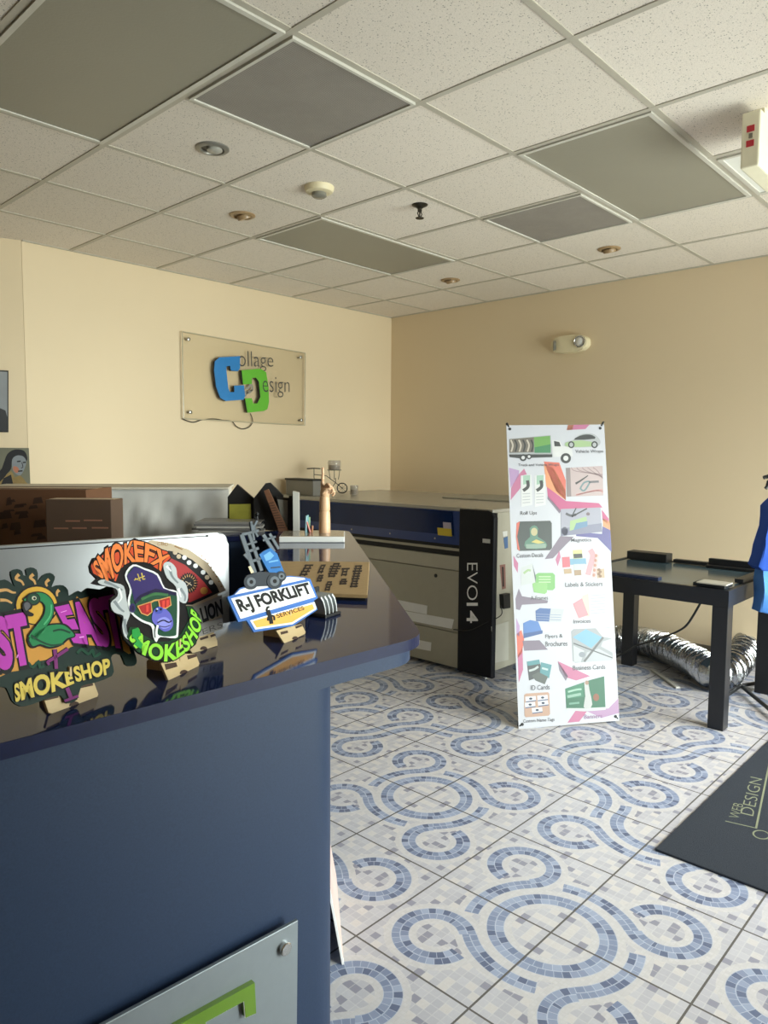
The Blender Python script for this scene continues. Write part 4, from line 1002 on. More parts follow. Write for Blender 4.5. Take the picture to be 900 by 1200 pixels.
a.ell(203, 395, 46, 42, BKP, .0027, .0002); a.ell(203, 395, 38, 34, GND, .003, .0002); a.ell(207, 390, 15, 13, gloss('bone', (206, 200, 176)), .0033, .0001); a.ell(209, 391, 8, 8, BKP, .0035, .0001)
a.poly([(134, 420), (165, 405), (196, 432), (190, 458), (172, 470), (205, 490), (195, 506), (160, 500), (138, 470)], BKP, .003, .0003, 3); a.poly([(142, 425), (165, 415), (184, 436), (170, 460), (156, 470), (146, 452)], gloss('slate_grey', (96, 96, 104)), .0034, .0002, 3)
# leg and foot
for s, w in (([(300, 795), (350, 765), (430, 712)], 20), ([(345, 715), (350, 760), (356, 840)], 22), ([(296, 790), (310, 815)], 16), ([(425, 960), (440, 1000), (452, 1030)], 24), ([(408, 1046), (450, 1030), (496, 1012)], 16)):
    a.stroke(s, w+10, BKP, .0008, .0003); a.stroke(s, w, gloss('plum', (120, 40, 112)), .0012, .0003)
for pts in ([(150, 830), (175, 800), (205, 830), (245, 790), (250, 830), (280, 820)], [(490, 740), (520, 715), (560, 745), (590, 720), (600, 760), (640, 740)]): a.stroke(pts, 18, GND, .0008, .0003, 3)
a.text('SMOKE', between([(92, 1048), (200, 1018), (330, 985), (468, 930)], [(84, 945), (180, 905), (320, 868), (448, 862)]), BKP, .0016, .10); a.text('SMOKE', between([(92, 1048), (200, 1018), (330, 985), (468, 930)], [(84, 945), (180, 905), (320, 868), (448, 862)]), YT, .0020, .04)
a.text('SHOP', quad((462, 832), (690, 775), (700, 868), (484, 920)), BKP, .0016, .10); a.text('SHOP', quad((462, 832), (690, 775), (700, 868), (484, 920)), YT, .0020, .04)
bm, mm = a.take(); obj('artwork', bm, mm, t)
foot(t, a, [(296, 1040), (322, 1118), (345, 1124), (630, 1026), (642, 1000), (614, 925), (540, 930)], [[(300, 1018), (380, 1002), (384, 1022), (304, 1040)], [(520, 940), (600, 924), (606, 944), (524, 962)]], (488, 1074, 34), bk)

# ---- ape sign
t, a, bk = display_sign((217, 789), 24, 14, 4.737, 90, 620, 'cut-out sign with blue-faced ape in cap and red sunglasses, orange lettering above')
RO = gloss('orange_red', (206, 78, 44)); ORL = gloss('flame_orange', (232, 128, 66)); NV = gloss('indigo', (52, 42, 100)); NVD = gloss('dark_indigo', (32, 26, 64)); FG = gloss('face_green', (30, 74, 54)); MU = gloss('periwinkle', (98, 98, 190)); MUL = gloss('light_periwinkle', (138, 142, 220)); RL = gloss('lens_red', (168, 42, 42)); WP = gloss('white', (232, 234, 236)); SMK = gloss('smoke_grey', (186, 192, 196)); SMD = gloss('smoke_shade', (128, 136, 142)); GL = gloss('kelly_green', (38, 150, 66)); LIM = gloss('lime', (140, 212, 62))
panel(t, a, [(72, 205), (92, 160), (128, 152), (178, 98), (230, 80), (318, 95), (322, 50), (452, 105), (502, 120), (527, 160), (500, 190), (540, 205), (560, 270), (612, 330), (622, 395), (605, 425), (640, 428), (682, 480), (690, 545), (662, 640), (604, 690), (520, 738), (430, 730), (350, 692), (296, 645), (262, 610), (246, 560), (252, 490), (190, 450), (186, 390), (214, 365), (200, 320), (120, 310), (84, 300), (112, 275), (78, 240)], BKP)
a.poly([(78, 206), (96, 166), (130, 158), (180, 104), (230, 86), (322, 102), (328, 58), (450, 110), (500, 126), (520, 160), (476, 200), (466, 235), (400, 190), (300, 178), (240, 220), (215, 290), (160, 262), (120, 262), (90, 245)], RO, 0, .0004)
wt = between([(118, 262), (180, 285), (220, 240), (270, 190), (340, 178), (410, 190), (462, 228)], [(86, 200), (128, 140), (200, 92), (270, 84), (330, 66), (440, 106), (512, 150)])
a.text('SMOKEFX', wt, BKP, .0006, .09); a.text('SMOKEFX', wt, ORL, .0010, .035)
# smoke
a.poly([(115, 292), (150, 280), (200, 298), (258, 318), (275, 400), (296, 460), (270, 545), (292, 612), (262, 595), (250, 535), (256, 482), (205, 462), (186, 412), (224, 372), (214, 330), (140, 312)], SMK, .0004, .0004, 3)
a.poly([(478, 200), (510, 182), (548, 215), (558, 270), (600, 300), (616, 360), (602, 412), (560, 390), (548, 320), (498, 270)], SMK, .0004, .0004, 3)
for s in ([(150, 292), (200, 312), (250, 340)], [(205, 400), (235, 440), (260, 460)], [(510, 205), (525, 260), (560, 300)], [(572, 330), (598, 370), (596, 400)], [(262, 500), (268, 560), (280, 590)]): a.stroke(s, (16, 8), SMD, .0009, .0002)
for s in ([(230, 330), (245, 380), (225, 410)], [(495, 205), (520, 235)], [(560, 330), (575, 380)]): a.stroke(s, (14, 6), WP, .0010, .0002)
# head with white rim
a.poly([(306, 198), (262, 258), (290, 335), (278, 400), (296, 468), (356, 516), (408, 540), (420, 600), (438, 628), (460, 600), (545, 606), (560, 566), (564, 400), (548, 345), (484, 326), (446, 250), (372, 218)], WP, .0012, .0003, 3)
a.poly([(312, 208), (272, 262), (300, 335), (290, 400), (304, 460), (360, 505), (420, 530), (450, 590), (536, 594), (548, 560), (552, 405), (540, 356), (474, 332), (438, 258), (370, 228)], FG, .0016, .0002, 3)
a.poly([(312, 208), (272, 262), (300, 340), (312, 402), (345, 372), (430, 338), (540, 360), (538, 352), (474, 330), (438, 258), (370, 228)], NV, .0019, .0002); a.poly([(312, 402), (345, 366), (430, 332), (545, 352), (548, 372), (430, 352), (352, 388), (318, 420)], NVD, .0022, .0002)
a.stroke([(330, 250), (345, 290), (315, 275)], 6, YT, .0023, .0002, 0); a.stroke([(310, 285), (370, 262)], 5, YT, .0023, .0002); a.stroke([(352, 245), (360, 282), (372, 278)], 6, YT, .0023, .0002, 0)
a.ell(302, 440, 16, 26, NV, .0022, .0002); a.ell(302, 442, 9, 16, NVD, .0025, .0001)
a.stroke([(350, 392), (420, 362), (500, 366)], 16, gloss('moss', (62, 112, 70)), .0022, .0002)
# sunglasses
for L in ([(328, 430), (402, 406), (408, 462), (384, 482), (350, 470)], [(444, 396), (508, 378), (514, 424), (486, 442), (452, 440)]):
    a.poly(L, RL, .0026, .0002); a.stroke(L+[L[0]], 6, TAN, .0029, .0002, 0)
for x0, y0 in ((375, 425), (465, 402), (488, 398)): a.poly([(x0, y0), (x0+14, y0-4), (x0+14, y0+34), (x0, y0+38)], gloss('lens_bright', (214, 70, 60)), .0030, .0001)
a.stroke([(402, 408), (424, 398), (446, 396)], 9, TAN, .0029, .0002)
a.poly([(420, 450), (450, 434), (485, 446), (515, 480), (526, 530), (510, 560), (478, 570), (440, 545), (408, 505)], MU, .0026, .0003, 4); a.poly([(440, 505), (480, 490), (512, 515), (505, 545), (470, 556), (446, 535)], MUL, .0030, .0002, 4)
a.poly([(420, 452), (440, 434), (468, 440), (462, 466), (436, 472)], gloss('nose_blue', (70, 84, 176)), .0031, .0002, 3); a.ell(432, 455, 6, 7, BKP, .0034, .0001); a.ell(456, 448, 6, 7, BKP, .0034, .0001); a.ell(436, 446, 5, 4, WP, .0035, .0001)
a.stroke([(438, 522), (470, 508), (500, 520), (516, 510)], 7, NVD, .0034, .0002); a.stroke([(445, 540), (480, 545), (508, 536)], 5, NV, .0034, .0001)
a.stroke([(438, 535), (430, 570), (432, 606)], 12, WP, .0036, .0003)
# lower word
wt = between([(285, 605), (340, 680), (430, 724), (520, 730), (600, 682), (655, 620), (684, 545), (682, 490)], [(330, 545), (375, 610), (440, 640), (520, 640), (580, 605), (610, 555), (626, 500), (630, 440)])
a.poly([(290, 545), (275, 600), (330, 680), (430, 724), (522, 732), (600, 686), (660, 630), (686, 545), (678, 482), (638, 434), (606, 432), (622, 500), (575, 585), (510, 625), (436, 628), (360, 585), (330, 545)], gloss('dark_forest', (12, 60, 30)), .0008, .0003)
a.text('SMOKESHOP', wt, BKP, .0013, .09); a.text('SMOKESHOP', wt, LIM, .0017, .035)
a.poly([(300, 560), (335, 548), (352, 590), (330, 604), (360, 640), (350, 668), (310, 640), (326, 622), (300, 598)], GL, .0019, .0002)
bm, mm = a.take(); obj('artwork', bm, mm, t)
foot(t, a, [(478, 742), (520, 838), (536, 845), (685, 762), (692, 745), (672, 690), (600, 690)], [[(498, 748), (560, 738), (568, 762), (506, 780)], [(622, 700), (672, 690), (676, 706), (628, 722)]], (606, 800, 24), bk)

# ---- half dome sign behind
t, a, bk = display_sign((243, 761), 8, 5, 4.737, 90, 620, 'half-dome red and cream cut-out sign partly hidden behind the ape sign')
CRM = gloss('parchment', (196, 178, 152)); RD = gloss('brick_red', (166, 44, 46)); SV = gloss('silver_plate', (166, 162, 158)); GB = gloss('gold_brown', (160, 120, 80))
dome = [(300, 140), (340, 95), (420, 62), (520, 78), (620, 112), (720, 182), (790, 272), (828, 340), (780, 362), (804, 385), (804, 470), (812, 550), (700, 594), (560, 620), (400, 600), (300, 520)]
panel(t, a, dome, CRM)
a.poly([(400, 150), (510, 120), (560, 130), (640, 170), (720, 240), (775, 315), (792, 350), (640, 420), (420, 420)], BKP, 0, .0004)
for x, y in ((565, 152), (596, 158), (622, 186), (658, 204), (700, 240), (722, 268), (744, 296), (545, 130)): a.ell(x, y, 13, 13, WP if (x+y) % 3 else CRM, .0005, .0002, 14)
a.poly([(420, 190), (520, 162), (560, 180), (600, 200), (660, 250), (700, 290), (750, 352), (630, 405), (420, 410)], RD, .0007, .0003)
gear = []
for k in range(48): r = 62 if k % 2 else 50; gear.append((617+r*math.cos(2*math.pi*k/48)*.9, 300+r*math.sin(2*math.pi*k/48)))
a.poly(gear, BKP, .0011, .0002); 
for k in range(18): A = 2*math.pi*k/18; a.stroke([(617+34*math.cos(A)*.9, 300+34*math.sin(A)), (617+48*math.cos(A)*.9, 300+48*math.sin(A))], 4, TAN, .0014, .0001)
a.stroke([(600, 290), (635, 312)], 5, CRM, .0014, .0001); a.stroke([(605, 318), (628, 296)], 4, CRM, .0014, .0001)
a.ell(704, 342, 21, 20, gloss('coin_gold', (190, 130, 56)), .0011, .0002)
a.poly([(560, 470), (640, 432), (802, 366), (804, 472), (690, 520), (560, 560)], SV, .0015, .0004); a.poly([(600, 560), (690, 522), (806, 490), (808, 548), (700, 590), (560, 612)], SV, .0015, .0003)
a.text('LION', quad((678, 442), (796, 392), (806, 470), (698, 516)), BKP, .0021, .04); a.text('ERS', quad((690, 556), (802, 512), (806, 544), (696, 586)), gloss('dim_grey', (96, 92, 90)), .0021, -.01)
a.text('CBD', between([(446, 92), (475, 90), (502, 96)], [(446, 74), (476, 70), (506, 78)]), GB, .0006, .0)
for k in range(14):
    A = k/13; p = Vector((545, 96)).lerp(Vector((640, 138)), A) if A < .4 else Vector((600, 115)).lerp(Vector((800, 320)), (A-.2)/.8)+Vector((26*math.sin(A*3.1), -34*math.sin(A*3.1)))
    a.ell(p.x, p.y, 5, 4, GB, .0006, .0002, 8)
bm, mm = a.take(); obj('artwork', bm, mm, t)
foot(t, a, [(610, 640), (650, 690), (668, 686), (790, 648), (788, 620), (770, 575), (680, 600)], [[(690, 606), (734, 592), (738, 604), (694, 618)], [(748, 590), (776, 580), (778, 592), (752, 602)]], (712, 668, 20), bk)

# ---- forklift sign
t, a, bk = display_sign((345, 750), 15, 12, 4.5, 250, 620, 'white and blue cut-out sign with a forklift on top and orange lower panel')
BLU = gloss('sign_blue', (66, 112, 186)); WB = gloss('sign_white', (236, 238, 240)); OG = gloss('sign_amber', (238, 178, 88)); DK = gloss('ink_black', (28, 28, 30)); BRW = gloss('dark_brown', (62, 42, 26))
panel(t, a, [(74, 360), (110, 346), (140, 312), (300, 262), (400, 246), (482, 254), (512, 264), (552, 364), (530, 378), (550, 425), (420, 512), (214, 544), (176, 482), (132, 490)], BLU)
a.poly([(112, 346), (142, 318), (302, 270), (400, 252), (478, 258), (490, 268), (300, 306)], WB, 0, .0004)
for pts, c, z in (([(92, 366), (502, 276), (538, 358), (142, 474)], WB, .0004), ([(192, 482), (532, 384), (542, 422), (416, 502), (220, 530)], WB, .0004), ([(206, 486), (520, 396), (530, 420), (412, 492), (226, 520)], OG, .0008)): a.poly(pts, c, z, .0004)
a.stroke([(74, 360), (508, 264)], 8, BLU, .0008, .0003); a.text('R-J FORKLIFT', quad((116, 376), (494, 284), (524, 352), (152, 452)), DK, .0009, .05)
a.text('SERVICES', quad((326, 450), (470, 405), (478, 425), (336, 470)), BRW, .0013, .02)
a.stroke([(284, 428), (298, 470), (303, 500)], 20, DK, .0013, .0003); a.stroke([(284, 484), (286, 466), (298, 458)], 10, DK, .0014, .0003); a.stroke([(318, 482), (316, 462), (300, 456)], 10, DK, .0014, .0003); a.stroke([(276, 432), (282, 414), (292, 412)], 10, DK, .0014, .0003)
bm, mm = a.take(); obj('artwork', bm, mm, t)
# forklift cut-out
GY1 = gloss('steel_grey', (104, 112, 120)); GY2 = gloss('dark_steel', (54, 60, 68)); BB = gloss('forklift_blue', (48, 110, 176)); BBL = gloss('light_forklift_blue', (110, 166, 214))
for s, w in (([(150, 28), (222, 238)], 20), ([(188, 20), (256, 220)], 15), ([(222, 0), (200, -30)], 8), ([(265, 30), (322, 120)], 16), ([(298, 24), (346, 105)], 12), ([(150, 30), (240, 8)], 12), ([(180, 120), (240, 100)], 12), ([(170, 85), (230, 66)], 8), ([(205, 170), (262, 150)], 12), ([(200, -40), (216, 60)], 9), ([(232, -45), (212, -5), (236, 40)], 8), ([(262, 60), (330, 40)], 8), ([(165, 132), (190, 158)], 14)):
    a.stroke(s, w+5, GY2, -.0026, .0022, 0); a.stroke(s, w, GY1, -.0004, .0003, 0)
a.poly([(240, 135), (262, 118), (300, 100), (335, 130), (372, 228), (340, 262), (300, 240), (275, 200)], BB, -.0026, .0034)
a.poly([(262, 140), (296, 118), (318, 140), (300, 160), (275, 170)], BBL, .0008, .0003); a.stroke([(290, 175), (340, 165)], 8, BBL, .0008, .0003); a.stroke([(300, 205), (352, 200)], 7, GY2, .0008, .0003)
a.poly([(172, 246), (240, 226), (345, 232), (372, 250), (360, 280), (300, 300), (200, 305)], GY2, -.0026, .0046)
for cx, cy, r in ((192, 280, 38), (316, 276, 40), (352, 250, 26)):
    a.ell(cx, cy, r, r*1.04, GY2, .0018, .0012, 26); a.ell(cx, cy, r*.62, r*.64, GY1, .0030, .0004, 22); a.ell(cx, cy, r*.26, r*.28, DK, .0034, .0003, 14)
a.poly([(176, 200), (188, 195), (206, 228), (192, 236)], gloss('lamp_cream', (222, 206, 172)), .0022, .0012)
bm, mm = a.take(); obj('forklift_cutout', bm, mm, t)
foot(t, a, [(340, 535), (380, 598), (390, 604), (492, 552), (496, 542), (474, 500), (420, 512)], [[(362, 542), (398, 534), (402, 546), (366, 556)], [(440, 512), (472, 502), (476, 512), (444, 524)]], (440, 578, 16), bk)

# ---- card rack with clear upright plates
P = hz(384, 722, CT); d = yawv(12); bk = Vector((-d.y, d.x, 0))
t = thing('card_holder', P, 'small black card rack holding clear bent plates, right of the forklift sign', 'card holder')
T = frame(P, d, bk, (0, 0, 1))
bm = B(); box(bm, (-.024, -.012, 0), (.032, .04, .006), T, 0, .002); obj('base', bm, BP, t)
CLR = M('milky_acrylic', (212, 216, 218), .15, 0, .03)
for k in range(4):
    x = -.016+k*.013; bm = B()
    pr_ = [(x+.004, .006), (x+.002, .02), (x-.004, .036), (x-.013, .046), (x-.0155, .043), (x-.007, .034), (x-.0005, .019), (x+.0015, .006)]
    prism(bm, [(p[0], p[1]) for p in pr_], -.005, .034, frame(P, d, (0, 0, 1), bk)); obj('clear_plate', bm, CLR, t)
bm = B(); box(bm, (-.024, .034, .006), (.02, .04, .055), T, 0, .002); obj('backrest', bm, BP, t)

# ---- wood board with burnt lettering
zb = 1.086
TRp, BRp = hz(433, 658.5, zb), hz(430.5, 697, zb); TLp, BLp = hz(327, 657.5, zb), hz(322, 693, zb)
ctr_ = (TRp+BRp+TLp+BLp)/4; ctr_.z = CT
t = thing('engraved_board', ctr_, 'tan wooden board with dark burnt lettering lying flat on the counter arm', 'board')
bm = B(); prism(bm, [(p.x, p.y) for p in (TLp, TRp, BRp, BLp)], zb-.008, zb, ID, 0, .001); bd = obj('board', bm, mat_wood('tan_plywood', (186, 158, 114), (164, 134, 92), 4.), t)
cm = (TLp+TRp+BRp+BLp)/4
bm = B(); prism(bm, [(cm.x+(p.x-cm.x)*.97, cm.y+(p.y-cm.y)*.97) for p in (TLp, TRp, BRp, BLp)], CT, zb-.008); obj('backing', bm, BP, t)
a = Art((ctr_.x, ctr_.y, zb+.0003), (RT.x, RT.y, 0), (FW.x, FW.y, 0), 4.5, 250, 620)
BU = M('burnt_wood', (44, 30, 24), .8)
rq = random.Random(11)
for (x0, y0, x1, y1, sk) in ((738, 192, 796, 312, -28), (672, 206, 726, 252, -12), (664, 262, 716, 296, -8), (618, 180, 684, 258, -30), (590, 276, 640, 330, -16), (560, 188, 604, 238, -22), (548, 242, 590, 282, -14), (474, 188, 536, 252, -36)):
    n = max(3, int((y1-y0)/13)); 
    for k in range(n):
        f = k/n; yy = y0+(y1-y0)*f; xx = sk*f
        w = rq.uniform(.55, 1.)*(x1-x0-8)
        a.poly([(x0+xx+(x1-x0-w)/2, yy), (x0+xx+(x1-x0+w)/2, yy-1), (x0+xx+(x1-x0+w)/2-2, yy+7), (x0+xx+(x1-x0-w)/2-2, yy+8)], BU, 0, .0004)
    a.stroke([(x0+(x1-x0)*.3, y0), (x0+(x1-x0)*.3+sk, y1-4)], 7, BU, .0002, .0003); a.stroke([(x0+(x1-x0)*.68, y0), (x0+(x1-x0)*.68+sk, y1-4)], 6, BU, .0002, .0003)
bm, mm = a.take(); obj('burnt_lettering', bm, mm, bd)

# ---- white tray with hand and coloured sticks
A0, A1 = hz(327, 636, CT), hz(404, 636, CT); dd = (A1-A0).normalized(); bk = Vector((-dd.y, dd.x, 0))
if bk.dot(FW) < 0: bk = -bk
L = (A1-A0).length
t = thing('display_plinth', (A0+A1)/2, 'low white plinth on the far end of the counter, under the wooden hand', 'plinth')
T = frame(A0, dd, bk, (0, 0, 1))
bm = B(); box(bm, (0, 0, .001), (L, .20, .022), T, 0, .002); obj('base', bm, M('white_acrylic', (222, 222, 220), .2, 0, .02), t)
bm = B(); box(bm, (.004, .004, .022), (L-.004, .196, .024), T); obj('top_sheet', bm, M('grey_glossy_sheet', (150, 138, 122), .15), t)
zt = CT+.024
# wooden artist's hand
Ph = hz(380.5, 624, zt); e1 = Vector((RT.x, RT.y, 0)).normalized(); dep = Vector((FW.x, FW.y, 0)).normalized()
a = Art(Ph, e1, (0, 0, 1), 5., 250, 530)
q3 = lambda c, d=0.: a.T @ Vector((*a.uv(c), d))
HW = mat_wood('pale_beech', (208, 172, 138), (190, 150, 116), 8., .4)
t = thing('wooden_hand', Ph, 'wooden artist hand with raised index finger on the white plinth', 'hand model')
s_ = (q3((690, 470))-q3((622, 470))).length/2
hgt = q3((655, 345)).z-zt
bm = B(); lathe(bm, [(s_, 0), (s_, .004), (s_*.97, hgt*.5), (s_*.93, hgt*.93), (s_*.86, hgt), (0, hgt)], Matrix.Translation(Ph), 28); obj('forearm', bm, HW, t, True)
bm = B(); z1 = q3((655, 262)).z-zt
lathe(bm, [(s_*.82, hgt), (s_*.92, hgt+.006), (s_*.9, hgt+(z1-hgt)*.6), (s_*.84, z1), (s_*.5, z1+.008), (0, z1+.010)], Matrix.Translation(Ph), 26); obj('wrist', bm, HW, t, True)
bm = B()
pm = [q3((652, 270)), q3((654, 245)), q3((658, 220)), q3((660, 200)), q3((660, 190))]
tube(bm, pm, [s_*.70, s_*.84, s_*.88, s_*.76, s_*.45], 20); obj('palm', bm, HW, t, True)
k_ = (q3((655, 90))-q3((645, 90))).length
def finger(nm, pts, r, dz):
    P = [q3((x, y), d) for x, y, d in pts]; bm = B()
    n = len(P)
    for i in range(n-1):
        r0 = r*(1-.14*i); A_, B_ = P[i], P[i+1]
        tube(bm, [A_, A_.lerp(B_, .12), A_.lerp(B_, .5), A_.lerp(B_, .88), B_], [r0*.7, r0, r0*.95, r0*.9, r0*.6], 12)
    obj(nm, bm, HW, t, True)
finger('index_finger', [(640, 210, .004), (641, 165, .006), (643, 125, .006), (641, 88, .005)], k_*1.15, 0)
finger('middle_finger', [(655, 205, .012), (676, 182, .03), (692, 205, .034), (676, 222, .026)], k_*1.1, 0)
finger('ring_finger', [(664, 212, .004), (690, 196, .020), (706, 222, .022), (690, 240, .016)], k_*1.05, 0)
finger('little_finger', [(672, 222, -.008), (698, 212, .006), (712, 238, .008), (698, 256, .006)], k_*.9, 0)
finger('thumb', [(640, 240, .018), (654, 222, .038), (676, 212, .044), (694, 214, .042)], k_*1.1, 0)
# coloured sticks
tops = [(546, 362, (110, 150, 160), 'grey-blue'), (553, 358, (66, 136, 140), 'teal'), (562, 372, (120, 160, 110), 'pale green'), (545, 398, (176, 80, 60), 'red'), (582, 420, (190, 130, 90), 'tan')]
for i, (x, y, c, nm) in enumerate(tops):
    b0 = q3((542+i*9, 470), .0); b0.z = zt; tp1 = q3((x, y), 0.); b0 += dep*(-.006+.006*(i % 3)); tp1 += dep*(-.006+.006*(i % 3))
    up_ = (tp1-b0).normalized()
    bm = B(); tube(bm, [b0, tp1-up_*.006], .0045, 6); o = obj('pencil', bm, M('paint_%d' % i, c, .4), None, False, b0); props(o, nm+' pencil standing in the small bundle left of the wooden hand', 'pencil', 'pencils beside the wooden hand')

# ================================================================== BACK OF THE COUNTER
dR = Vector((-.819, .574, 0)); Cn = Vector((2.195, 2.255, CT))
Pb = hz(330, 623.2, CT); fc = Vector((RT.x, RT.y, 0)).normalized(); dep = Vector((FW.x, FW.y, 0)).normalized()
def back_art(off): return Art(Pb+dep*off, fc, (0, 0, 1), 5., 250, 530)
def clampz(pts, a):   # uv polygon resting on the counter
    return [(u, max(v, .0)) for u, v in (a.uv(p) for p in pts)]
BB_ = M('black_board', (26, 25, 26), .6)
def board(nm, pts, off, th, mt, label, cat, mats=None):
    a = back_art(off); P = clampz(pts, a); bm = B(); prism(bm, P, -th, 0, a.T, 0)
    c = sum((Vector((*p, 0)) for p in P), Vector())/len(P); o0 = a.T @ Vector((c.x, 0, 0)); return obj(nm, bm, mt, None, False, o0), a
for pts, off, lab in (([(84, 262), (140, 188), (238, 272), (238, 480), (84, 480)], .10, 'black house-shaped board beside the white cloth, left of two'), ([(238, 268), (306, 182), (332, 178), (408, 252), (408, 480), (238, 480)], .06, 'black house-shaped board behind the brown ridged strip, right of two')):
    o, a = board('house_shaped_board', pts, off, .02, BB_, lab, 'board'); props(o, lab, 'board', 'black house-shaped boards')
o, a = board('yellow_card', [(94, 305), (218, 303), (222, 392), (222, 480), (94, 480)], .075, .004, M('yellow_green_print', (146, 142, 56), .5, 0, .35, 20.), '', ''); props(o, 'yellow-green printed card in front of the left black house-shaped board', 'card')
# brown ridged strip leaning
a = back_art(.02); BR1 = mat_wood('brown_wood', (120, 82, 58), (96, 62, 44), 5.)
P = clampz([(296, 226), (322, 216), (440, 478), (384, 478)], a)
t = thing('ridged_wood_strip', a.T @ Vector(((P[2][0]+P[3][0])/2, 0, 0)), 'brown ridged wooden strip leaning diagonally against the black boards', 'wood strip')
bm = B(); prism(bm, P, -.012, 0, a.T); obj('strip', bm, BR1, t)
bm = B()
for k in range(11):
    f = .30+k*.06; l = Vector(P[0]).lerp(Vector(P[3]), f); r = Vector(P[1]).lerp(Vector(P[2]), f); d2 = (Vector(P[3])-Vector(P[0])).normalized()*.0045
    prism(bm, [tuple(l.lerp(r, .12)), tuple(r.lerp(l, .12)), tuple(r.lerp(l, .12)+d2), tuple(l.lerp(r, .12)+d2)], 0, .003, a.T)
obj('ridge', bm, M('dark_groove', (70, 46, 34), .6), t)
a = back_art(.045)
P = clampz([(370, 260), (442, 268), (442, 480), (404, 480)], a); t = thing('framed_board', a.T @ Vector((P[2][0], 0, 0)), 'grey panel in a thin black frame between the ridged strip and the pale block', 'panel')
bm = B(); prism(bm, P, -.008, 0, a.T); obj('frame', bm, BB_, t)
bm = B(); prism(bm, clampz([(376, 276), (436, 282), (436, 460), (412, 460)], a), 0, .001, a.T); obj('panel', bm, M('grey_panel', (126, 124, 116), .5), t)
o, a = board('black_block', [(442, 254), (464, 254), (466, 480), (442, 480)], .03, .02, BB_, '', ''); props(o, 'narrow black upright panel immediately left of the pale grey block', 'panel')
o, a = board('pale_block', [(466, 228), (500, 236), (502, 480), (468, 480)], -.005, .03, M('pale_grey_acrylic', (176, 174, 168), .3), '', ''); props(o, 'tall pale grey acrylic block standing at the rear counter edge', 'block')
# little dark figurine
a = back_art(-.03); b0 = a.uv((262, 470)); q3 = lambda c, d=0.: a.T @ Vector((a.uv(c)[0], max(a.uv(c)[1], .003), d))
bm = B(); 
for s in ([(262, 478), (262, 420), (256, 366)], [(262, 430), (300, 400)], [(262, 400), (240, 380)], [(262, 440), (246, 478)], [(266, 440), (284, 478)]): tube(bm, [q3(c) for c in s], .0035, 6)
bmesh.ops.create_icosphere(bm, subdivisions=2, radius=.009, matrix=Matrix.Translation(q3((256, 362))))
props(obj('metal_figurine', bm, BP, None, True, q3((262, 478))), 'tiny dark metal figurine in front of the black house-shaped boards', 'figurine')
# pile of catalogues
Pm = hz(262, 624, CT); g = random.Random(2)
cc = Vector((1.70, 2.50, 0))
cats = [((150, 146, 140), 'lowest'), ((120, 118, 116), ''), ((170, 166, 160), ''), ((110, 108, 108), ''), ((134, 130, 126), 'topmost')]
zc = CT+.0005
names = ['lowest grey catalogue of the flat pile behind the monitor', 'second lowest grey catalogue of the flat pile behind the monitor', 'middle light grey catalogue of the flat pile behind the monitor', 'second highest dark grey catalogue of the flat pile behind the monitor', 'topmost grey catalogue of the flat pile behind the monitor']
for k in range(5):
    A = math.atan2(fc.y, fc.x)+R(g.uniform(-7, 7)); d1 = Vector((math.cos(A), math.sin(A), 0)); d2 = Vector((-d1.y, d1.x, 0))
    c = hz(271, 622, CT)+d1*g.uniform(-.008, .008); c.z = zc
    T = frame(c, d1, d2, (0, 0, 1))
    bm = B(); box(bm, (-.135, -.085, 0), (.135, .10, .0085), T, 0, .001); o = obj('catalogue', bm, M('paper_%d' % k, cats[k][0], .35, 0, .2, 10.), None, False, c); props(o, names[k], 'catalogue', 'catalogues in the flat pile'); zc += .0092

# ---- monitor on the desk behind the counter
t = thing('work_desk', (.2, 1.9, 0), 'low dark desk inside the counter, behind its front arm', 'desk')
DW = M('navy_desk', (26, 34, 56), .4)
bm = B(); prism(bm, [(-.95, 1.28), (.85, 1.24), (1.40, 1.93), (.2, 2.5), (-.95, 2.5)], .715, .75, ID, 0, .003); obj('desk_top', bm, DW, t)
for x, y in ((-.88, 1.36), (.80, 1.32), (1.24, 1.9), (.18, 2.40), (-.88, 2.42)):
    bm = B(); box(bm, (x-.025, y-.025, 0), (x+.025, y+.025, .715)); obj('leg', bm, DW, t)
e1 = yawv(-10.5); TR3 = hz(268, 622, 1.205)
a = Art(TR3, e1, (0, 0, 1), 3., 0, 600)
u1, v1 = a.uv((803, 70)); wS, hS = .565, .40
t = thing('desktop_monitor', Vector((TR3.x, TR3.y, .75))-e1*.27, 'silver back of a desktop monitor standing behind the cut-out signs', 'monitor')
ALU = M('brushed_silver', (168, 171, 175), .36, .35, .02)
def rrect(x0, y0, x1, y1, r, n=6): return rounded([(x0, y0), (x1, y0), (x1, y1), (x0, y1)], {0: r, 1: r, 2: r, 3: r}, n)
bm = B(); prism(bm, rrect(u1-wS, v1-hS, u1, v1, .03), -.018, 0, a.T, 0, .006); bk_ = obj('back_shell', bm, ALU, t, True)
bm = B(); prism(bm, rrect(u1-wS+.004, v1-hS+.004, u1-.004, v1-.004, .027), -.022, -.018, a.T); obj('screen', bm, M('black_glass', (8, 8, 10), .1), t)
s0, s1 = a.uv((-20, 131)), a.uv((728, 84)); dxy = (Vector(s1)-Vector(s0)).normalized(); nv = Vector((-dxy.y, dxy.x))*.0012
bm = B(); prism(bm, [tuple(Vector(s0)-nv), tuple(Vector(s1)-nv), tuple(Vector(s1)+nv), tuple(Vector(s0)+nv)], -.001, .0006, a.T); lathe(bm, [(.0032, -.001), (.0032, .0008), (0, .0008)], a.T @ Matrix.Translation((s1[0], s1[1], 0)), 12); obj('vent_slot', bm, DARK, bk_)
xm = u1-wS/2; zt_ = .75-TR3.z
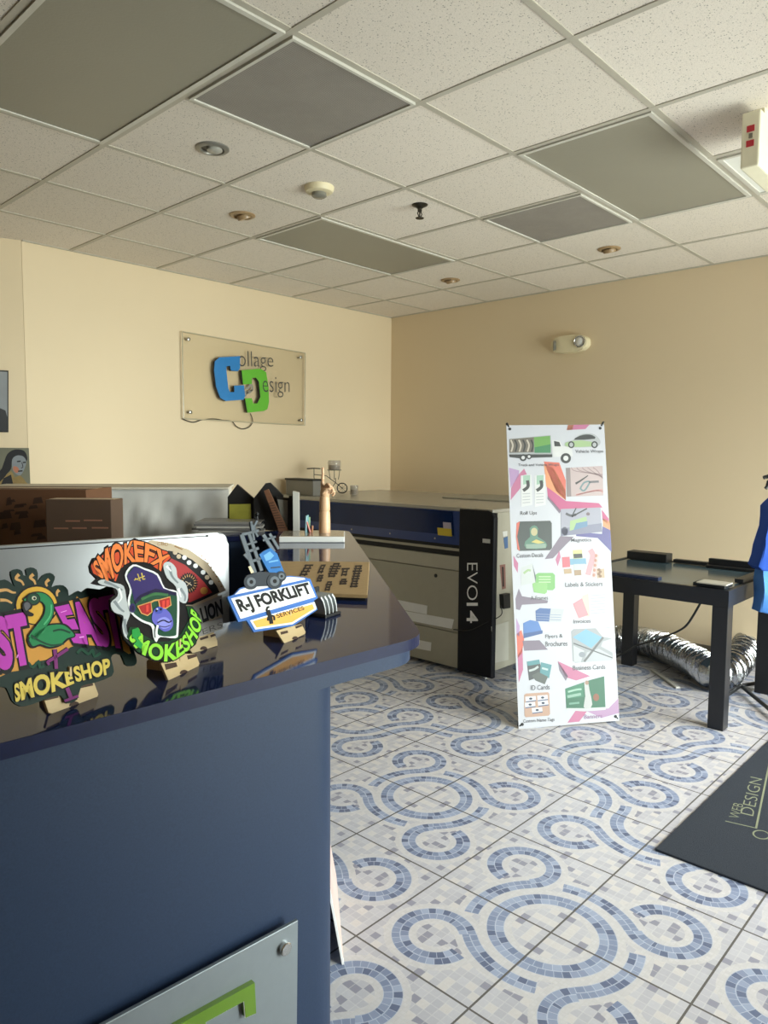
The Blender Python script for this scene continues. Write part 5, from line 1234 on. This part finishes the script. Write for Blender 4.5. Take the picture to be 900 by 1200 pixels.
bm = B(); box(bm, (xm-.05, zt_+.008, .001), (xm+.05, v1-.16, .012), a.T, 0, .003); obj('stand_neck', bm, ALU, t)
bm = B(); box(bm, (xm-.09, zt_+.001, -.11), (xm+.09, zt_+.008, .06), a.T, 0, .002); obj('stand_base', bm, ALU, t)
# ---- cardboard boxes on the desk
KR = M('kraft_cardboard', (100, 66, 42), .8, 0, .1, 10.); KR2 = M('dark_kraft_cardboard', (84, 64, 50), .8, 0, .1, 10.); KPR = M('brown_box_print', (62, 40, 28), .8); KRL = M('faded_box_print', (150, 104, 82), .8)
def carton(px0, px1, ytop, d, depth, mt, label, cuts):
    """box standing on the desk with its front face at distance d"""
    r0, r1 = ray(px0, ytop), ray(px1, ytop); p0 = CAM+r0*d; p1 = CAM+r1*d; ztop = p1.z; p0.z = p1.z = .7505
    dd = (p1-p0).normalized(); bk = Vector((-dd.y, dd.x, 0)); bk = bk if bk.dot(FW) > 0 else -bk
    W = (p1-p0).length; Hh = ztop-.7505; t = thing('cardboard_box', (p0+p1)/2, label, 'box', 'cardboard boxes behind the counter')
    T = frame(p0, dd, (0, 0, 1), -bk)
    bm = B(); box(bm, (0, 0, -depth), (W, Hh, 0), T, 0, .002); obj('carton', bm, mt, t)
    bm = B(); box(bm, (W*.0, Hh, -depth/2-.025), (W, Hh+.0006, -depth/2+.025), T); obj('packing_tape', bm, M('brown_tape', (150, 116, 80), .3), t)
    return t, T, W, Hh
t, T, W, Hh = carton(-70, 101, 574, 2.12, .20, KR, 'taller brown printed cardboard box behind the counter, left edge of the photo', 0)
bm = B(); g = random.Random(4)
for k in range(16):
    x, y = W*(.42+.28*g.random()), Hh-.02-.14*g.random(); w_, h_ = .012+.03*g.random(), .008+.02*g.random()
    prism(bm, [(x-w_/2, y-h_/2), (x+w_/2, y-h_/2+.004), (x+w_/2-.004, y+h_/2), (x-w_/2+.005, y+h_/2-.003)], 0, .0006, T)
obj('box_print', bm, KPR, t)
t, T, W, Hh = carton(53, 130, 586, 1.95, .09, KR2, 'smaller darker cardboard box standing in front of the printed box', 0)
bm = B()
for x0, x1, y in ((.30, .52, .055), (.58, .86, .053), (.12, .34, .075), (.40, .62, .074), (.70, .95, .073)): box(bm, (W*x0, Hh-y-.004, 0), (W*x1, Hh-y, .0006), T)
obj('box_print', bm, KRL, t)
# ---- cloth covered stand
Pr = hz(268, 571, 1.245); Pl = hz(-30, 571, 1.245); dd = (Pr-Pl); dd.z = 0; W = dd.length; dd.normalize(); bk = Vector((-dd.y, dd.x, 0)); bk = bk if bk.dot(FW) > 0 else -bk
t = thing('draped_stand', (Pl.x+dd.x*W/2, Pl.y+dd.y*W/2, 0), 'long stand covered in a crinkled white cloth against the cream wall', 'stand')
T = frame((Pl.x, Pl.y, 0), dd, (0, 0, 1), -bk)
bm = B(); box(bm, (.01, 0, -.36), (W-.01, 1.235, -.03), T); obj('cabinet', bm, M('pale_board', (200, 192, 176), .6), t)
bm = B(); nx, ny = 90, 40; vs = []
for j in range(ny+1):
    for i in range(nx+1):
        x = W*i/nx; y = 1.24-1.2*j/ny; f = min(1, j/6)
        d = -.014+f*(.012*math.sin(x*34+y*7+1.5*math.sin(y*6))+.010*abs(math.sin(x*43-y*16+math.sin(x*9)))+.007*math.sin(x*17+y*31))
        vs.append((x, y, d))
add(bm, vs, [(j*(nx+1)+i, j*(nx+1)+i+1, (j+1)*(nx+1)+i+1, (j+1)*(nx+1)+i) for j in range(ny) for i in range(nx)], T)
bmesh.ops.solidify(bm, geom=bm.faces, thickness=.003); obj('cloth', bm, M('white_cloth', (240, 239, 236), .85, 0, .03), t, True)
bm = B(); box(bm, (0, 1.235, -.37), (W, 1.245, .004), T, 0, .003); obj('top_board', bm, M('pale_board'), t)

# ================================================================== ON THE MACHINE
MT = 1.0665
c = Vector((3.82, 4.44, MT)); p0, p1 = hz(335, 582, MT), hz(375, 582, MT)
p0 = onX(335, 581.5, 3.80); p1 = onX(367, 581.5, 3.80); zt2 = onX(355, 561, 3.80).z
t = thing('grey_device', (3.9, (p0.y+p1.y)/2, MT), 'grey box with black lid on the far end of the laser machine', 'box')
y0_, y1_ = min(p1.y, p0.y), min(max(p1.y, p0.y), 4.64)
bm = B(); box(bm, (3.80, y0_, MT), (3.90, y1_, zt2-.014), ID, 0, .004); obj('housing', bm, M('device_grey', (128, 126, 120), .5), t)
bm = B(); box(bm, (3.79, y0_-.004, zt2-.014), (3.905, y1_+.004, zt2), ID, 0, .004); obj('lid', bm, BP, t)
# bicycle planter
Pk = hz(401, 579.5, MT); a = Art(Pk, fc, (0, 0, 1), 5., 250, 530)
q3 = lambda c, d=0.: a.T @ Vector((a.uv(c)[0], a.uv(c)[1], d))
t = thing('bicycle_planter', Pk, 'small black wire bicycle ornament with a glass jar on the laser machine', 'ornament')
wr = (q3((755, 210))-q3((755, 243))).length*.96; zc_ = q3((755, 210)).z
bm = B(); ring = lambda c, r, n=24: [c+fc*(r*math.cos(2*math.pi*k/n))+Vector((0, 0, r*math.sin(2*math.pi*k/n))) for k in range(n)]
for cx in (755, 625):
    bm = B(); cen = q3((cx, 210)); tube(bm, ring(cen, wr-.004), .0045, 8, 0, False, True)
    for k in range(4): A = math.pi*k/4; dv_ = fc*math.cos(A)*(wr-.004)+Vector((0, 0, math.sin(A)*(wr-.004))); tube(bm, [cen-dv_, cen+dv_], .0014, 5)
    obj('wheel', bm, BP, t, True)
bm = B()
for s in ([(755, 210), (716, 178), (662, 138), (590, 130)], [(590, 95), (590, 150), (625, 210)], [(716, 178), (690, 215), (625, 210)], [(716, 178), (716, 150)]): tube(bm, [q3(c) for c in s], .0032, 6)
obj('bike_frame', bm, BP, t)
bm = B(); tube(bm, [q3((548, 96)), q3((590, 94)), q3((628, 96))], .0045, 8); obj('handlebar', bm, BP, t)
rj_ = (q3((748, 80))-q3((670, 80))).length/2; zj0, zj1 = q3((709, 104)).z, q3((709, 48)).z; cj = q3((709, 104))
bm = B()
for sx in (-.8, 0, .8): 
    b_ = cj+fc*rj_*sx; tube(bm, [b_, cj+fc*rj_*sx*.9+Vector((0, 0, -.04)), Vector((*(cj+fc*rj_*sx*.75).to_2d(), zj0-.078))], .0028, 6)
tube(bm, ring_h(cj, rj_+.003) if False else [cj+fc*(rj_+.002)*math.cos(2*math.pi*k/20)+dep*(rj_+.002)*math.sin(2*math.pi*k/20) for k in range(20)], .003, 6, 0, False, True)
obj('jar_holder', bm, BP, t)
JG = M('jar_glass', (196, 188, 176), .08, 0, .05, alpha=.34)
T = Matrix.Translation((cj.x, cj.y, 0))
bm = B(); hj = zj1-zj0; lathe(bm, [(0, zj0+.002), (rj_*.92, zj0+.002), (rj_*.97, zj0+hj*.1), (rj_, zj0+hj*.8), (rj_*.9, zj0+hj), (rj_*.86, zj0+hj), (rj_*.9, zj0+hj*.8), (rj_*.88, zj0+.006), (0, zj0+.006)], T, 24); j = obj('glass_jar', bm, JG, None, True, (cj.x, cj.y, zj0)); props(j, 'clear glass jar held up by the black bicycle ornament', 'jar', 'glass jars on the machine')
bm = B(); lathe(bm, [(0, zj0+.007), (rj_*.8, zj0+.007), (rj_*.8, zj0+hj*.5), (0, zj0+hj*.52)], T, 20); obj('candle_wax', bm, M('brownish_wax', (120, 100, 84), .5), j, True)
Pj = hz(415, 580, MT); rj2 = (q3((842, 220))-q3((793, 220))).length/2; hj = (q3((815, 190)).z-q3((815, 245)).z)
T = Matrix.Translation((Pj.x, Pj.y, MT))
bm = B(); lathe(bm, [(0, .001), (rj2*.92, .001), (rj2, hj*.1), (rj2, hj*.85), (rj2*.94, hj), (rj2*.86, hj), (rj2*.88, .006), (0, .006)], T, 24); j = obj('glass_jar', bm, JG, None, True, (Pj.x, Pj.y, MT)); props(j, 'small glass candle jar standing directly on the laser machine, right of the bicycle', 'jar', 'glass jars on the machine')
bm = B(); lathe(bm, [(0, .007), (rj2*.8, .007), (rj2*.8, hj*.55), (0, hj*.56)], T, 20); obj('candle_wax', bm, M('brownish_wax'), j, True)
